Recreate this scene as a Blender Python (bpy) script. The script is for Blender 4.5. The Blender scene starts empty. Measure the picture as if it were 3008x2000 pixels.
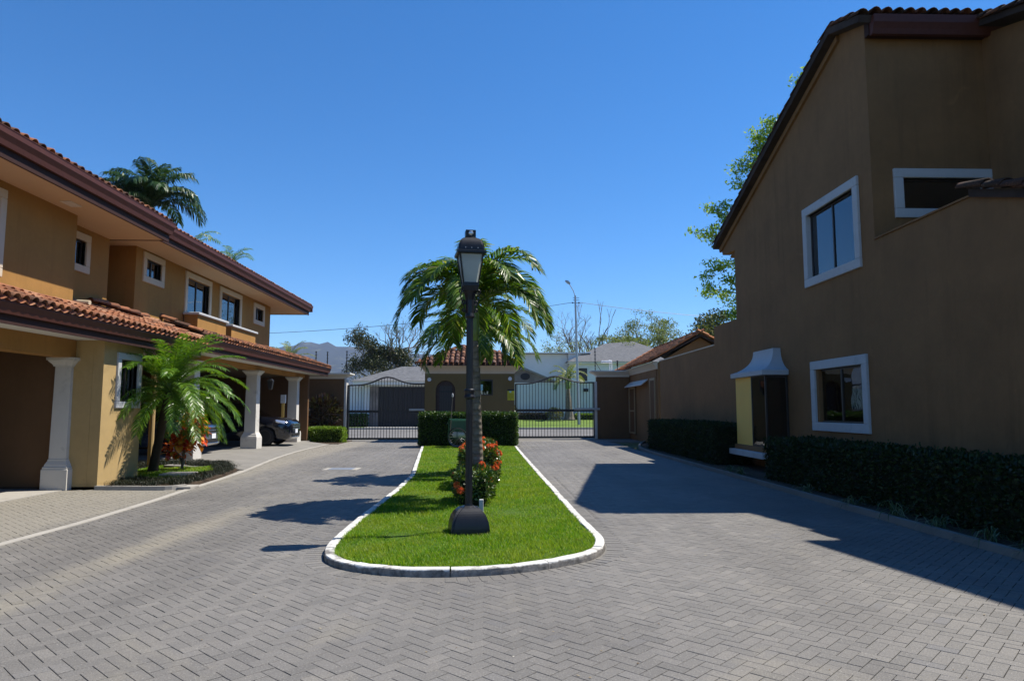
import bpy, bmesh, math, random
import numpy as np
from mathutils import Matrix, Vector
R = math.radians
rng = np.random.default_rng(7)
random.seed(7)
SC = bpy.context.scene
COL = SC.collection

# ------------------------------------------------------------------ camera, sky, sun, exposure
cam_d = bpy.data.cameras.new('camera'); cam = bpy.data.objects.new('camera', cam_d); COL.objects.link(cam)
cam.location = (0, 0, 1.5); cam.rotation_euler = (R(90 + 5.622), 0, R(-1.385))
cam_d.sensor_width = 36; cam_d.lens = 24.5; cam_d.clip_start = 0.05; cam_d.clip_end = 20000
SC.camera = cam
SUN = Vector((0.585, 0.18, 1.0)).normalized()
sun_d = bpy.data.lights.new('sun', 'SUN'); sun_o = bpy.data.objects.new('sun', sun_d); COL.objects.link(sun_o)
sun_o.rotation_euler = SUN.to_track_quat('Z', 'Y').to_euler(); sun_o.location = (30, 10, 50)
sun_d.energy = 5.0; sun_d.angle = R(0.53); sun_d.color = (1.0, 0.94, 0.84)
W = bpy.data.worlds.new('World'); SC.world = W; W.use_nodes = True
wn = W.node_tree; wn.nodes.clear()
sky = wn.nodes.new('ShaderNodeTexSky'); sky.sky_type = 'NISHITA'; sky.sun_disc = False
sky.sun_elevation = math.asin(SUN.z); sky.sun_rotation = math.atan2(SUN.x, SUN.y)
sky.altitude = 900; sky.air_density = 1.0; sky.dust_density = 0.0; sky.ozone_density = 8.0
bg = wn.nodes.new('ShaderNodeBackground'); bg.inputs[1].default_value = 0.111
wo = wn.nodes.new('ShaderNodeOutputWorld')
hsv = wn.nodes.new('ShaderNodeHueSaturation'); hsv.inputs['Saturation'].default_value = 1.19
wn.links.new(sky.outputs[0], hsv.inputs['Color']); wn.links.new(hsv.outputs[0], bg.inputs[0]); wn.links.new(bg.outputs[0], wo.inputs[0])
SC.view_settings.view_transform = 'Standard'; SC.view_settings.look = 'None'
SC.view_settings.exposure = 0.62; SC.view_settings.gamma = 1.0; SC.view_settings.use_curve_mapping = False
SC.cycles.max_bounces = 6; SC.cycles.transparent_max_bounces = 12; SC.cycles.volume_bounces = 1

# ------------------------------------------------------------------ mesh helpers
def np_mesh(name, V, F):
    """V (n,3) array, F list/array of equal-size or mixed faces"""
    me = bpy.data.meshes.new(name)
    V = np.asarray(V, dtype=np.float32)
    if isinstance(F, np.ndarray):
        k = F.shape[1]; nf = F.shape[0]
        me.vertices.add(len(V)); me.vertices.foreach_set('co', V.ravel())
        me.loops.add(nf * k); me.loops.foreach_set('vertex_index', F.astype(np.int32).ravel())
        me.polygons.add(nf); me.polygons.foreach_set('loop_start', np.arange(0, nf * k, k, dtype=np.int32))
        me.update(calc_edges=True); me.polygons.foreach_set('use_smooth', np.zeros(nf, dtype=bool))
    else:
        me.from_pydata([tuple(v) for v in V.tolist()], [], F); me.update()
    return me

class MB:
    def __init__(self): self.v = []; self.f = []
    def add(self, vs, fs):
        b = len(self.v); self.v += [tuple(v) for v in vs]; self.f += [tuple(i + b for i in f) for f in fs]; return self
    def box(self, x0, x1, y0, y1, z0, z1):
        if x0 > x1: x0, x1 = x1, x0
        if y0 > y1: y0, y1 = y1, y0
        if z0 > z1: z0, z1 = z1, z0
        return self.add([(x0,y0,z0),(x1,y0,z0),(x1,y1,z0),(x0,y1,z0),(x0,y0,z1),(x1,y0,z1),(x1,y1,z1),(x0,y1,z1)],
                 [(0,3,2,1),(4,5,6,7),(0,1,5,4),(1,2,6,5),(2,3,7,6),(3,0,4,7)])
    def bbox(self, x0, x1, y0, y1, z0, z1, b=0.01):
        """box with chamfered edges"""
        if x0 > x1: x0, x1 = x1, x0
        if y0 > y1: y0, y1 = y1, y0
        bm = bmesh.new(); r = bmesh.ops.create_cube(bm, size=1)
        for v in bm.verts: v.co = ((x0+x1)/2 + v.co.x*(x1-x0), (y0+y1)/2 + v.co.y*(y1-y0), (z0+z1)/2 + v.co.z*(z1-z0))
        bmesh.ops.bevel(bm, geom=bm.edges[:], offset=b, segments=2, affect='EDGES', profile=0.5)
        bm.verts.index_update(); self.add([v.co[:] for v in bm.verts], [[v.index for v in f.verts] for f in bm.faces]); bm.free(); return self
    def prism(self, poly, a0, a1, axis='x'):
        """poly: list of 2D points; axis x -> (y,z), y -> (x,z), z -> (x,y)"""
        m = {'x': lambda p, a: (a, p[0], p[1]), 'y': lambda p, a: (p[0], a, p[1]), 'z': lambda p, a: (p[0], p[1], a)}[axis]
        n = len(poly); vs = [m(p, a0) for p in poly] + [m(p, a1) for p in poly]
        fs = [tuple(range(n))[::-1], tuple(range(n, 2*n))] + [(i, (i+1) % n, n+(i+1) % n, n+i) for i in range(n)]
        return self.add(vs, fs)
    def loft(self, secs, close=True, caps=True):
        n = len(secs[0]); vs = [p for s in secs for p in s]; fs = []
        for k in range(len(secs)-1):
            for i in range(n if close else n-1):
                j = (i+1) % n; fs.append((k*n+i, k*n+j, (k+1)*n+j, (k+1)*n+i))
        if caps and close: fs += [tuple(range(n))[::-1], tuple((len(secs)-1)*n+i for i in range(n))]
        return self.add(vs, fs)
    def tube(self, pts, rad, n=8, caps=True):
        pts = [Vector(p) for p in pts]; rad = rad if hasattr(rad, '__len__') else [rad]*len(pts)
        secs = []; ref = None
        for i, p in enumerate(pts):
            t = (pts[min(i+1, len(pts)-1)] - pts[max(i-1, 0)]).normalized()
            if ref is None: ref = Vector((0,0,1)).cross(t); ref = ref.normalized() if ref.length > 1e-3 else Vector((1,0,0))
            a = (ref - t*ref.dot(t)).normalized(); b = t.cross(a); ref = a
            secs.append([tuple(p + (a*math.cos(2*math.pi*k/n) + b*math.sin(2*math.pi*k/n))*rad[i]) for k in range(n)])
        return self.loft(secs, True, caps)
    def lathe(self, prof, n=24, c=(0,0,0), axis='z'):
        secs = []
        for r, h in prof:
            s = []
            for k in range(n):
                x, y = r*math.cos(2*math.pi*k/n), r*math.sin(2*math.pi*k/n)
                p = {'z': (x, y, h), 'x': (h, x, y), 'y': (y, h, x)}[axis]
                s.append((c[0]+p[0], c[1]+p[1], c[2]+p[2]))
            secs.append(s)
        return self.loft(secs)
    def sqloft(self, prof, c=(0,0,0)):
        """square plan loft; prof list of (half width, z)"""
        return self.loft([[(c[0]+sx*h, c[1]+sy*h, c[2]+z) for sx, sy in ((-1,-1),(1,-1),(1,1),(-1,1))] for h, z in prof])
    def rectloft(self, prof, c=(0,0,0)):
        return self.loft([[(c[0]+sx*a, c[1]+sy*b, c[2]+z) for sx, sy in ((-1,-1),(1,-1),(1,1),(-1,1))] for a, b, z in prof])
    def rot(self, ang, c=(0,0)):
        s, k = math.sin(ang), math.cos(ang)
        self.v = [(c[0]+(x-c[0])*k-(y-c[1])*s, c[1]+(x-c[0])*s+(y-c[1])*k, z) for x, y, z in self.v]; return self
    def build(self, name, mat, parent=None, smooth=False):
        me = bpy.data.meshes.new(name); me.from_pydata(self.v, [], self.f)
        bm = bmesh.new(); bm.from_mesh(me); bmesh.ops.recalc_face_normals(bm, faces=bm.faces[:]); bm.to_mesh(me); bm.free()
        return link(name, me, mat, parent, smooth)

def link(name, me, mat, parent=None, smooth=False):
    if mat is not None and not me.materials: me.materials.append(mat)
    if smooth: me.polygons.foreach_set('use_smooth', [True]*len(me.polygons))
    o = bpy.data.objects.new(name, me); COL.objects.link(o)
    if parent is not None:
        o.parent = parent; o.matrix_parent_inverse = PINV.get(parent.name) or Matrix.Identity(4)
    return o
PINV = {}
def empty(name, loc=(0,0,0)):
    o = bpy.data.objects.new(name, None); COL.objects.link(o); o.location = loc; o.empty_display_size = 0.2
    PINV[o.name] = Matrix.Translation(Vector(loc)).inverted()
    return o
def tag(o, label=None, cat=None, group=None, kind=None):
    if label: o['label'] = label
    if cat: o['category'] = cat
    if group: o['group'] = group
    if kind: o['kind'] = kind
    return o
def struct(o): o['kind'] = 'structure'; return o
def thing(name, label, cat, loc=(0,0,0), group=None): return tag(empty(name, loc), label, cat, group)

# ------------------------------------------------------------------ materials
def mat_new(name):
    m = bpy.data.materials.new(name); m.use_nodes = True; nt = m.node_tree; nt.nodes.clear()
    out = nt.nodes.new('ShaderNodeOutputMaterial'); return m, nt, out
def N(nt, t, **kw):
    n = nt.nodes.new(t)
    for k, v in kw.items(): setattr(n, k, v)
    return n
def ramp(nt, stops, src):
    r = N(nt, 'ShaderNodeValToRGB'); e = r.color_ramp.elements
    while len(e) > 1: e.remove(e[-1])
    e[0].position = stops[0][0]; e[0].color = (*stops[0][1], 1)
    for p, c in stops[1:]:
        x = e.new(p); x.color = (*c, 1)
    nt.links.new(src, r.inputs[0]); return r.outputs[0]
def noise(nt, scale, detail=4, rough=0.55, vec=None, dist=0.0):
    n = N(nt, 'ShaderNodeTexNoise'); n.inputs['Scale'].default_value = scale; n.inputs['Detail'].default_value = detail
    n.inputs['Roughness'].default_value = rough; n.inputs['Distortion'].default_value = dist
    if vec is None: vec = N(nt, 'ShaderNodeNewGeometry').outputs['Position']
    nt.links.new(vec, n.inputs['Vector']); return n.outputs['Fac']
def mix(nt, a, b, fac, mode='MIX'):
    m = N(nt, 'ShaderNodeMix', data_type='RGBA', blend_type=mode)
    for s, v in ((m.inputs[6], a), (m.inputs[7], b), (m.inputs[0], fac)):
        if isinstance(v, (int, float)): s.default_value = v
        elif isinstance(v, tuple): s.default_value = (*v, 1)
        else: nt.links.new(v, s)
    return m.outputs[2]
def mth(nt, op, a, b=0.0):
    m = N(nt, 'ShaderNodeMath', operation=op)
    for s, v in ((m.inputs[0], a), (m.inputs[1], b)):
        if isinstance(v, (int, float)): s.default_value = v
        else: nt.links.new(v, s)
    return m.outputs[0]
def maprange(nt, v, a, b, c=0.0, d=1.0):
    m = N(nt, 'ShaderNodeMapRange'); nt.links.new(v, m.inputs[0])
    for i, x in enumerate((a, b, c, d)): m.inputs[i+1].default_value = x
    return m.outputs[0]
def bump(nt, h, strength=0.3, dist=0.01):
    b = N(nt, 'ShaderNodeBump'); b.inputs['Strength'].default_value = strength; b.inputs['Distance'].default_value = dist
    nt.links.new(h, b.inputs['Height']); return b.outputs[0]
def pbsdf(nt, out, col, rough=0.7, spec=0.3, nrm=None, metal=0.0, coat=0.0):
    p = N(nt, 'ShaderNodeBsdfPrincipled')
    if isinstance(col, tuple): p.inputs['Base Color'].default_value = (*col, 1)
    else: nt.links.new(col, p.inputs['Base Color'])
    if isinstance(rough, (int, float)): p.inputs['Roughness'].default_value = rough
    else: nt.links.new(rough, p.inputs['Roughness'])
    p.inputs['Specular IOR Level'].default_value = spec; p.inputs['Metallic'].default_value = metal; p.inputs['Coat Weight'].default_value = coat
    if nrm is not None: nt.links.new(nrm, p.inputs['Normal'])
    if out is not None: nt.links.new(p.outputs[0], out.inputs[0])
    return p
def rnd(nt):
    oi = N(nt, 'ShaderNodeObjectInfo').outputs['Random']; gi = N(nt, 'ShaderNodeNewGeometry').outputs['Random Per Island']
    return mth(nt, 'FRACT', mth(nt, 'ADD', mth(nt, 'MULTIPLY', oi, 7.31), gi))

def m_paint(name, col, var=0.12, rough=0.85, bscale=180, bstr=0.25, stain=None, spec=0.2, streak=0.0):
    m, nt, out = mat_new(name)
    n1 = noise(nt, 0.9, 5, 0.6); n2 = noise(nt, 7, 4, 0.6)
    c1 = tuple(c*(1-var) for c in col); c2 = tuple(min(1, c*(1+var)) for c in col)
    base = ramp(nt, [(0.3, c1), (0.7, c2)], mth(nt, 'ADD', mth(nt, 'MULTIPLY', n1, 0.7), mth(nt, 'MULTIPLY', n2, 0.3)))
    if stain:
        s = maprange(nt, noise(nt, stain[1], 6, 0.65, dist=0.6), 0.56, 0.72)
        base = mix(nt, base, stain[0], mth(nt, 'MULTIPLY', s, stain[2]))
    h = noise(nt, bscale, 3)
    if streak:      # rain streaks running down the wall and trowel marks in the render
        mp = N(nt, 'ShaderNodeMapping'); mp.inputs['Scale'].default_value = (3.2, 3.2, 0.22); nt.links.new(N(nt, 'ShaderNodeNewGeometry').outputs['Position'], mp.inputs[0])
        s1 = maprange(nt, noise(nt, 1.0, 6, 0.7, mp.outputs[0], 0.3), 0.50, 0.74); s2 = maprange(nt, noise(nt, 0.55, 4, 0.6), 0.35, 0.65)
        base = mix(nt, base, tuple(c*0.55 for c in col), mth(nt, 'MULTIPLY', mth(nt, 'MULTIPLY', s1, s2), streak))
        base = mix(nt, base, tuple(min(1, c*1.35) for c in col), mth(nt, 'MULTIPLY', maprange(nt, noise(nt, 2.3, 6, 0.7, dist=1.2), 0.60, 0.78), streak*0.8))
        h = mth(nt, 'ADD', h, mth(nt, 'MULTIPLY', noise(nt, 16, 4, 0.6), 2.2))
    pbsdf(nt, out, base, rough, spec, bump(nt, h, bstr, 0.004)); return m
def m_plain(name, col, rough=0.5, spec=0.5, metal=0.0, coat=0.0, var=0.1):
    m, nt, out = mat_new(name); n = noise(nt, 12, 4)
    c = ramp(nt, [(0.3, tuple(x*(1-var) for x in col)), (0.7, tuple(min(1, x*(1+var)) for x in col))], n)
    pbsdf(nt, out, c, mth(nt, 'ADD', rough-0.06, mth(nt, 'MULTIPLY', n, 0.12)), spec, None, metal, coat); return m
def m_leaf(name, stops, rough=0.45, trans=0.3, spec=0.35, tint=(1.3, 1.35, 0.5)):
    m, nt, out = mat_new(name)
    c = ramp(nt, stops, rnd(nt)); p = pbsdf(nt, None, c, rough, spec)
    t = N(nt, 'ShaderNodeBsdfTranslucent'); nt.links.new(mix(nt, c, tint, 1.0, 'MULTIPLY'), t.inputs[0])
    mx = N(nt, 'ShaderNodeMixShader'); mx.inputs[0].default_value = trans
    nt.links.new(p.outputs[0], mx.inputs[1]); nt.links.new(t.outputs[0], mx.inputs[2]); nt.links.new(mx.outputs[0], out.inputs[0]); return m
def m_tile(name, stops, lichen=0.5):
    m, nt, out = mat_new(name)
    c = ramp(nt, stops, rnd(nt)); n = noise(nt, 14, 5, 0.65); c = mix(nt, c, (0.03, 0.022, 0.018), mth(nt, 'MULTIPLY', maprange(nt, n, 0.48, 0.68), lichen))
    c = mix(nt, c, (0.035, 0.03, 0.024), mth(nt, 'MULTIPLY', maprange(nt, noise(nt, 1.6, 4, 0.6), 0.50, 0.66), lichen*0.8)); c = mix(nt, c, (0.42, 0.2, 0.1), mth(nt, 'MULTIPLY', maprange(nt, noise(nt, 30, 3), 0.55, 0.75), 0.35))
    pbsdf(nt, out, c, 0.85, 0.2, bump(nt, noise(nt, 90, 4), 0.4, 0.006)); return m

M = {}
OCHRE = (0.335, 0.174, 0.050)
M['ochre'] = m_paint('ochre_stucco', OCHRE, 0.13, bstr=0.35, streak=0.6)
M['ochre_stained'] = m_paint('ochre_stucco_stained', (0.40, 0.28, 0.125), 0.13, stain=((0.22, 0.15, 0.07), 1.3, 0.5), streak=0.3)  # paler than the house ochre: sunlit tone put into the paint, with real stains
M['taupe'] = m_paint('taupe_brown_stucco', (0.212, 0.114, 0.049), 0.16, bstr=0.4, streak=0.8)  # same ochre paint as the left houses, shade mixed into its colour
M['olive'] = m_paint('olive_ochre_stucco', (0.17, 0.12, 0.05), 0.1)  # guardhouse ochre made darker, the wall's shade held in the colour
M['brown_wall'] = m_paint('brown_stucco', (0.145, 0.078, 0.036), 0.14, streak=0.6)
M['panel'] = m_paint('yellow_panel_paint', (0.85, 0.52, 0.13), 0.06, 0.7)  # bay panel's reflected ground light is in this bright yellow; post is plain yellow
M['cream'] = m_paint('cream_trim_paint', (0.56, 0.47, 0.36), 0.06, 0.75, 120, 0.15)
M['white_trim'] = m_paint('white_trim_paint', (0.45, 0.455, 0.46), 0.06, 0.7, 120, 0.15, stain=((0.2, 0.19, 0.18), 4.0, 0.25))
M['pillar'] = m_paint('off_white_pillar_paint', (0.56, 0.535, 0.485), 0.07, 0.75, 120, 0.2, stain=((0.2, 0.19, 0.17), 2.2, 0.5))
M['soffit'] = m_paint('beige_soffit_paint', (0.58, 0.43, 0.28), 0.04, 0.8, 60, 0.08)
M['soffit_grey'] = m_paint('grey_soffit_paint', (0.62, 0.60, 0.55), 0.04, 0.8, 60, 0.08)
M['fascia'] = m_plain('dark_brown_fascia_paint', (0.042, 0.020, 0.016), 0.7, 0.15)
M['gutter'] = m_plain('red_brown_gutter_metal', (0.085, 0.028, 0.020), 0.55, 0.25)
M['tile_orange'] = m_tile('orange_roof_tile', [(0, (0.09, 0.043, 0.028)), (0.2, (0.24, 0.092, 0.046)), (0.6, (0.36, 0.145, 0.070)), (0.85, (0.42, 0.225, 0.135)), (1, (0.16, 0.072, 0.046))], 0.6)
M['tile_dark'] = m_tile('weathered_roof_tile', [(0, (0.05, 0.03, 0.022)), (0.4, (0.16, 0.065, 0.035)), (0.7, (0.36, 0.14, 0.06)), (1, (0.10, 0.05, 0.035))], 0.75)
M['tile_mixed'] = m_tile('mixed_pinkish_roof_tile', [(0, (0.06, 0.032, 0.024)), (0.3, (0.2, 0.085, 0.05)), (0.55, (0.34, 0.16, 0.09)), (0.8, (0.28, 0.16, 0.12)), (1, (0.12, 0.06, 0.045))], 0.55)
M['tile_bright'] = m_tile('bright_orange_roof_tile', [(0, (0.22, 0.08, 0.04)), (0.4, (0.46, 0.17, 0.07)), (0.8, (0.55, 0.25, 0.12)), (1, (0.3, 0.12, 0.06))], 0.25)
M['tile_black'] = m_tile('blackened_roof_tile', [(0, (0.03, 0.018, 0.014)), (0.6, (0.07, 0.035, 0.024)), (1, (0.14, 0.06, 0.035))], 0.8)
M['mortar'] = m_paint('tile_mortar', (0.050, 0.036, 0.030), 0.5, 0.95, 40, 0.6)
M['black_iron'] = m_plain('black_painted_iron', (0.012, 0.012, 0.014), 0.42, 0.5)
M['lamp_iron'] = m_plain('charcoal_cast_iron', (0.006, 0.0068, 0.010), 0.45, 0.35, 0.0, 0.15, 0.35)
M['steel'] = m_plain('galvanised_steel', (0.36, 0.37, 0.38), 0.4, 0.5, 0.6)
M['white_metal'] = m_plain('white_metal', (0.75, 0.76, 0.77), 0.4, 0.5)
M['tan_metal'] = m_plain('tan_painted_steel', (0.34, 0.24, 0.13), 0.5, 0.4)
M['dark_wood'] = m_plain('dark_brown_door_wood', (0.045, 0.020, 0.014), 0.45, 0.4, var=0.3)
M['concrete'] = m_paint('grey_concrete', (0.20, 0.19, 0.172), 0.15, 0.9, 50, 0.4, stain=((0.12, 0.115, 0.11), 1.5, 0.5))
M['pale_concrete'] = m_paint('pale_concrete', (0.34, 0.32, 0.285), 0.12, 0.9, 50, 0.4, stain=((0.2, 0.19, 0.18), 2.5, 0.5))
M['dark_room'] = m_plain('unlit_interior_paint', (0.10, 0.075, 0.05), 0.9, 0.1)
M['curtain'] = m_plain('pale_curtain_cloth', (0.55, 0.60, 0.72), 0.9, 0.1)
M['frame_dark'] = m_plain('bronze_window_aluminium', (0.03, 0.022, 0.02), 0.4, 0.5)
M['soil'] = m_paint('dark_soil', (0.065, 0.045, 0.03), 0.35, 0.95, 25, 0.8)
M['bark'] = m_paint('grey_bark', (0.16, 0.13, 0.10), 0.35, 0.95, 22, 0.8)
M['dark_bark'] = m_paint('dark_fibrous_bark', (0.05, 0.038, 0.026), 0.4, 0.95, 30, 0.9)
M['dead_bark'] = m_paint('pale_dry_bark', (0.20, 0.165, 0.13), 0.25, 0.95, 22, 0.5)
M['green_paint'] = m_plain('green_cart_paint', (0.012, 0.075, 0.035), 0.4, 0.5)
M['rubber'] = m_plain('tyre_rubber', (0.014, 0.014, 0.015), 0.75, 0.3)
M['chrome'] = m_plain('chrome', (0.75, 0.76, 0.78), 0.12, 0.5, 1.0, 0.0, 0.03)
M['alloy'] = m_plain('dark_alloy', (0.05, 0.05, 0.055), 0.35, 0.5, 0.5)
M['plate'] = m_plain('number_plate', (0.75, 0.77, 0.8), 0.4, 0.4)
M['bag'] = m_plain('white_sack', (0.7, 0.68, 0.62), 0.7, 0.2)
M['car_navy'] = m_plain('navy_car_paint', (0.004, 0.006, 0.013), 0.2, 0.5, 0.3, 1.0, 0.03)
M['car_blue'] = m_plain('silver_blue_car_paint', (0.12, 0.15, 0.22), 0.25, 0.5, 0.6, 1.0, 0.03)
M['yellow_sign'] = m_plain('yellow_sign_paint', (0.55, 0.48, 0.02), 0.5, 0.4, var=0.04)
M['sign_black'] = m_plain('black_sign_ink', (0.02, 0.02, 0.02), 0.5, 0.3)
M['sign_olive'] = m_plain('dark_olive_sign_ink', (0.12, 0.10, 0.01), 0.5, 0.3)
M['sign_cyan'] = m_plain('pale_blue_sign_ink', (0.35, 0.6, 0.62), 0.5, 0.3)
M['house_white'] = m_paint('white_house_paint', (0.66, 0.67, 0.68), 0.05, 0.8, 60, 0.1)
M['wall_grey_blue'] = m_paint('pale_blue_grey_wall_paint', (0.52, 0.57, 0.59), 0.05, 0.8, 60, 0.1)
M['stone_face'] = m_paint('grey_brown_stone_facing', (0.2, 0.165, 0.15), 0.4, 0.9, 9, 0.8)
M['garage_door'] = m_plain('dark_brown_garage_door', (0.022, 0.018, 0.018), 0.5, 0.3)
M['ceramic'] = m_paint('pale_vent_pipe', (0.5, 0.42, 0.3), 0.1)

def m_glass():
    m, nt, out = mat_new('tinted_window_glass')
    g = N(nt, 'ShaderNodeBsdfGlossy'); g.inputs['Roughness'].default_value = 0.015; g.inputs[0].default_value = (0.9, 0.95, 1, 1)
    t = N(nt, 'ShaderNodeBsdfTransparent'); t.inputs[0].default_value = (0.42, 0.42, 0.43, 1)
    f = N(nt, 'ShaderNodeFresnel'); f.inputs[0].default_value = 1.6
    nn = bump(nt, noise(nt, 1.2, 2), 0.06, 0.05); nt.links.new(nn, g.inputs['Normal'])
    mx = N(nt, 'ShaderNodeMixShader'); nt.links.new(mth(nt, 'ADD', f.outputs[0], 0.06), mx.inputs[0])
    nt.links.new(t.outputs[0], mx.inputs[1]); nt.links.new(g.outputs[0], mx.inputs[2]); nt.links.new(mx.outputs[0], out.inputs[0]); return m
M['glass'] = m_glass()
def m_frost():
    m, nt, out = mat_new('frosted_lantern_glass')
    p = pbsdf(nt, None, ramp(nt, [(0.3, (0.42, 0.47, 0.45)), (0.7, (0.55, 0.6, 0.58))], noise(nt, 6, 4)), 0.3, 0.5)
    t = N(nt, 'ShaderNodeBsdfTranslucent'); t.inputs[0].default_value = (0.7, 0.76, 0.74, 1)
    mx = N(nt, 'ShaderNodeMixShader'); mx.inputs[0].default_value = 0.45
    nt.links.new(p.outputs[0], mx.inputs[1]); nt.links.new(t.outputs[0], mx.inputs[2]); nt.links.new(mx.outputs[0], out.inputs[0]); return m
M['frost'] = m_frost()
def m_clear():
    m, nt, out = mat_new('clear_lens_plastic'); pbsdf(nt, out, (0.55, 0.58, 0.62), 0.08, 0.8, None, 0.6, 1.0); return m
M['lens'] = m_clear()

def m_paver():
    m, nt, out = mat_new('grey_paver_concrete')
    pos = N(nt, 'ShaderNodeNewGeometry').outputs['Position']; r = rnd(nt)
    c = ramp(nt, [(0, (0.126, 0.119, 0.109)), (0.1, (0.147, 0.139, 0.127)), (0.5, (0.158, 0.149, 0.136)), (0.9, (0.172, 0.161, 0.146)), (0.97, (0.19, 0.178, 0.16)), (1, (0.138, 0.134, 0.132))], r)
    # large soft weathering, tan dust, speckle of exposed aggregate
    c = mix(nt, c, (0.098, 0.091, 0.083), mth(nt, 'MULTIPLY', maprange(nt, noise(nt, 0.3, 4, 0.6), 0.45, 0.68), 0.75))
    c = mix(nt, c, (0.25, 0.225, 0.175), mth(nt, 'MULTIPLY', maprange(nt, noise(nt, 0.8, 5, 0.65, dist=0.8), 0.56, 0.75), 0.55))
    sp = N(nt, 'ShaderNodeSeparateXYZ'); nt.links.new(pos, sp.inputs[0])
    for tx in (-3.0, -4.45, 2.55, 4.0):      # rubber darkened wheel tracks
        tr = mth(nt, 'ABSOLUTE', mth(nt, 'ADD', mth(nt, 'SUBTRACT', sp.outputs[0], tx), mth(nt, 'MULTIPLY', mth(nt, 'SUBTRACT', noise(nt, 0.25, 2), 0.5), 1.6)))
        c = mix(nt, c, (0.085, 0.080, 0.075), mth(nt, 'MULTIPLY', mth(nt, 'MULTIPLY', maprange(nt, tr, 0.05, 0.42, 1, 0), maprange(nt, noise(nt, 0.9, 4), 0.35, 0.6)), 0.4))
    # swept dust lane worn by tyres along the left carriageway: x about -3.15 - 0.012*(y-9)^2 ...
    lane = mth(nt, 'ABSOLUTE', mth(nt, 'ADD', mth(nt, 'ADD', sp.outputs[0], 3.55), mth(nt, 'MULTIPLY', noise(nt, 0.5, 3), 0.5)))
    lf = mth(nt, 'MULTIPLY', maprange(nt, lane, 0.08, 0.34, 1, 0), maprange(nt, noise(nt, 0.7, 4), 0.36, 0.55))
    lf = mth(nt, 'MULTIPLY', lf, maprange(nt, sp.outputs[1], 13.5, 9.0))
    c = mix(nt, c, (0.31, 0.275, 0.20), mth(nt, 'MULTIPLY', lf, 0.45))
    left = maprange(nt, mth(nt, 'ADD', sp.outputs[0], mth(nt, 'MULTIPLY', noise(nt, 1.0, 3), 0.5)), -5.6, -5.1, 1, 0)
    c = mix(nt, c, (0.27, 0.245, 0.195), mth(nt, 'MULTIPLY', left, 0.6))
    c = mix(nt, c, (0.035, 0.032, 0.03), mth(nt, 'MULTIPLY', maprange(nt, noise(nt, 1.15, 5, 0.6, dist=0.4), 0.70, 0.80), 0.55))   # oil drips
    s = noise(nt, 85, 5, 0.8); c = mix(nt, c, (0.40, 0.38, 0.345), mth(nt, 'MULTIPLY', maprange(nt, s, 0.54, 0.68), 0.75))
    c = mix(nt, c, (0.05, 0.05, 0.05), mth(nt, 'MULTIPLY', maprange(nt, noise(nt, 78, 5, 0.8), 0.53, 0.68), 0.85))
    pbsdf(nt, out, c, 0.68, 0.35, bump(nt, noise(nt, 170, 4), 0.45, 0.006)); return m
M['paver'] = m_paver()
M['joint'] = m_paint('dark_joint_sand', (0.044, 0.039, 0.034), 0.3, 0.95, 60, 0.5)
def m_kerb():
    m, nt, out = mat_new('white_kerb_paint')
    c = ramp(nt, [(0.3, (0.50, 0.49, 0.46)), (0.7, (0.66, 0.65, 0.62))], noise(nt, 5, 4))
    ge = N(nt, 'ShaderNodeNewGeometry'); sp = N(nt, 'ShaderNodeSeparateXYZ'); nt.links.new(ge.outputs['Position'], sp.inputs[0])
    z = mth(nt, 'ADD', sp.outputs[2], mth(nt, 'MULTIPLY', mth(nt, 'SUBTRACT', noise(nt, 6, 6, 0.7), 0.5), 0.10))
    f = maprange(nt, z, 0.050, 0.064, 1, 0)
    c = mix(nt, c, ramp(nt, [(0.35, (0.035, 0.032, 0.03)), (0.65, (0.22, 0.2, 0.18))], noise(nt, 14, 5, 0.7)), mth(nt, 'MULTIPLY', f, 0.9))
    c = mix(nt, c, (0.25, 0.23, 0.2), mth(nt, 'MULTIPLY', maprange(nt, noise(nt, 7, 6, 0.75), 0.55, 0.70), 0.65))
    pbsdf(nt, out, c, 0.8, 0.2, bump(nt, noise(nt, 25, 5), 0.5, 0.012)); return m
M['kerb'] = m_kerb()
def m_asphalt():
    m, nt, out = mat_new('street_asphalt')
    c = ramp(nt, [(0.35, (0.135, 0.128, 0.122)), (0.7, (0.185, 0.178, 0.17))], noise(nt, 0.3, 4))
    pbsdf(nt, out, c, 0.9, 0.2, bump(nt, noise(nt, 90, 3), 0.3, 0.01)); return m
M['asphalt'] = m_asphalt()
def m_shingle(name, c0, c1):
    m, nt, out = mat_new(name)
    tc = N(nt, 'ShaderNodeNewGeometry').outputs['Position']; b = N(nt, 'ShaderNodeTexBrick')
    mp = N(nt, 'ShaderNodeMapping'); mp.inputs['Rotation'].default_value = (R(90), 0, 0); nt.links.new(tc, mp.inputs[0]); nt.links.new(mp.outputs[0], b.inputs[0])
    b.inputs['Color1'].default_value = (*c0, 1); b.inputs['Color2'].default_value = (*c1, 1); b.inputs['Mortar'].default_value = (*[x*0.5 for x in c0], 1)
    b.inputs['Scale'].default_value = 2.2; b.inputs['Mortar Size'].default_value = 0.012; b.inputs['Row Height'].default_value = 0.16
    pbsdf(nt, out, mix(nt, b.outputs[0], (1, 1, 1), 0.0), 0.9, 0.2); return m
M['shingle'] = m_shingle('grey_shingle', (0.115, 0.118, 0.125), (0.16, 0.163, 0.17))
M['shingle_brown'] = m_shingle('brown_grey_shingle', (0.22, 0.2, 0.175), (0.27, 0.25, 0.22))
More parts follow.
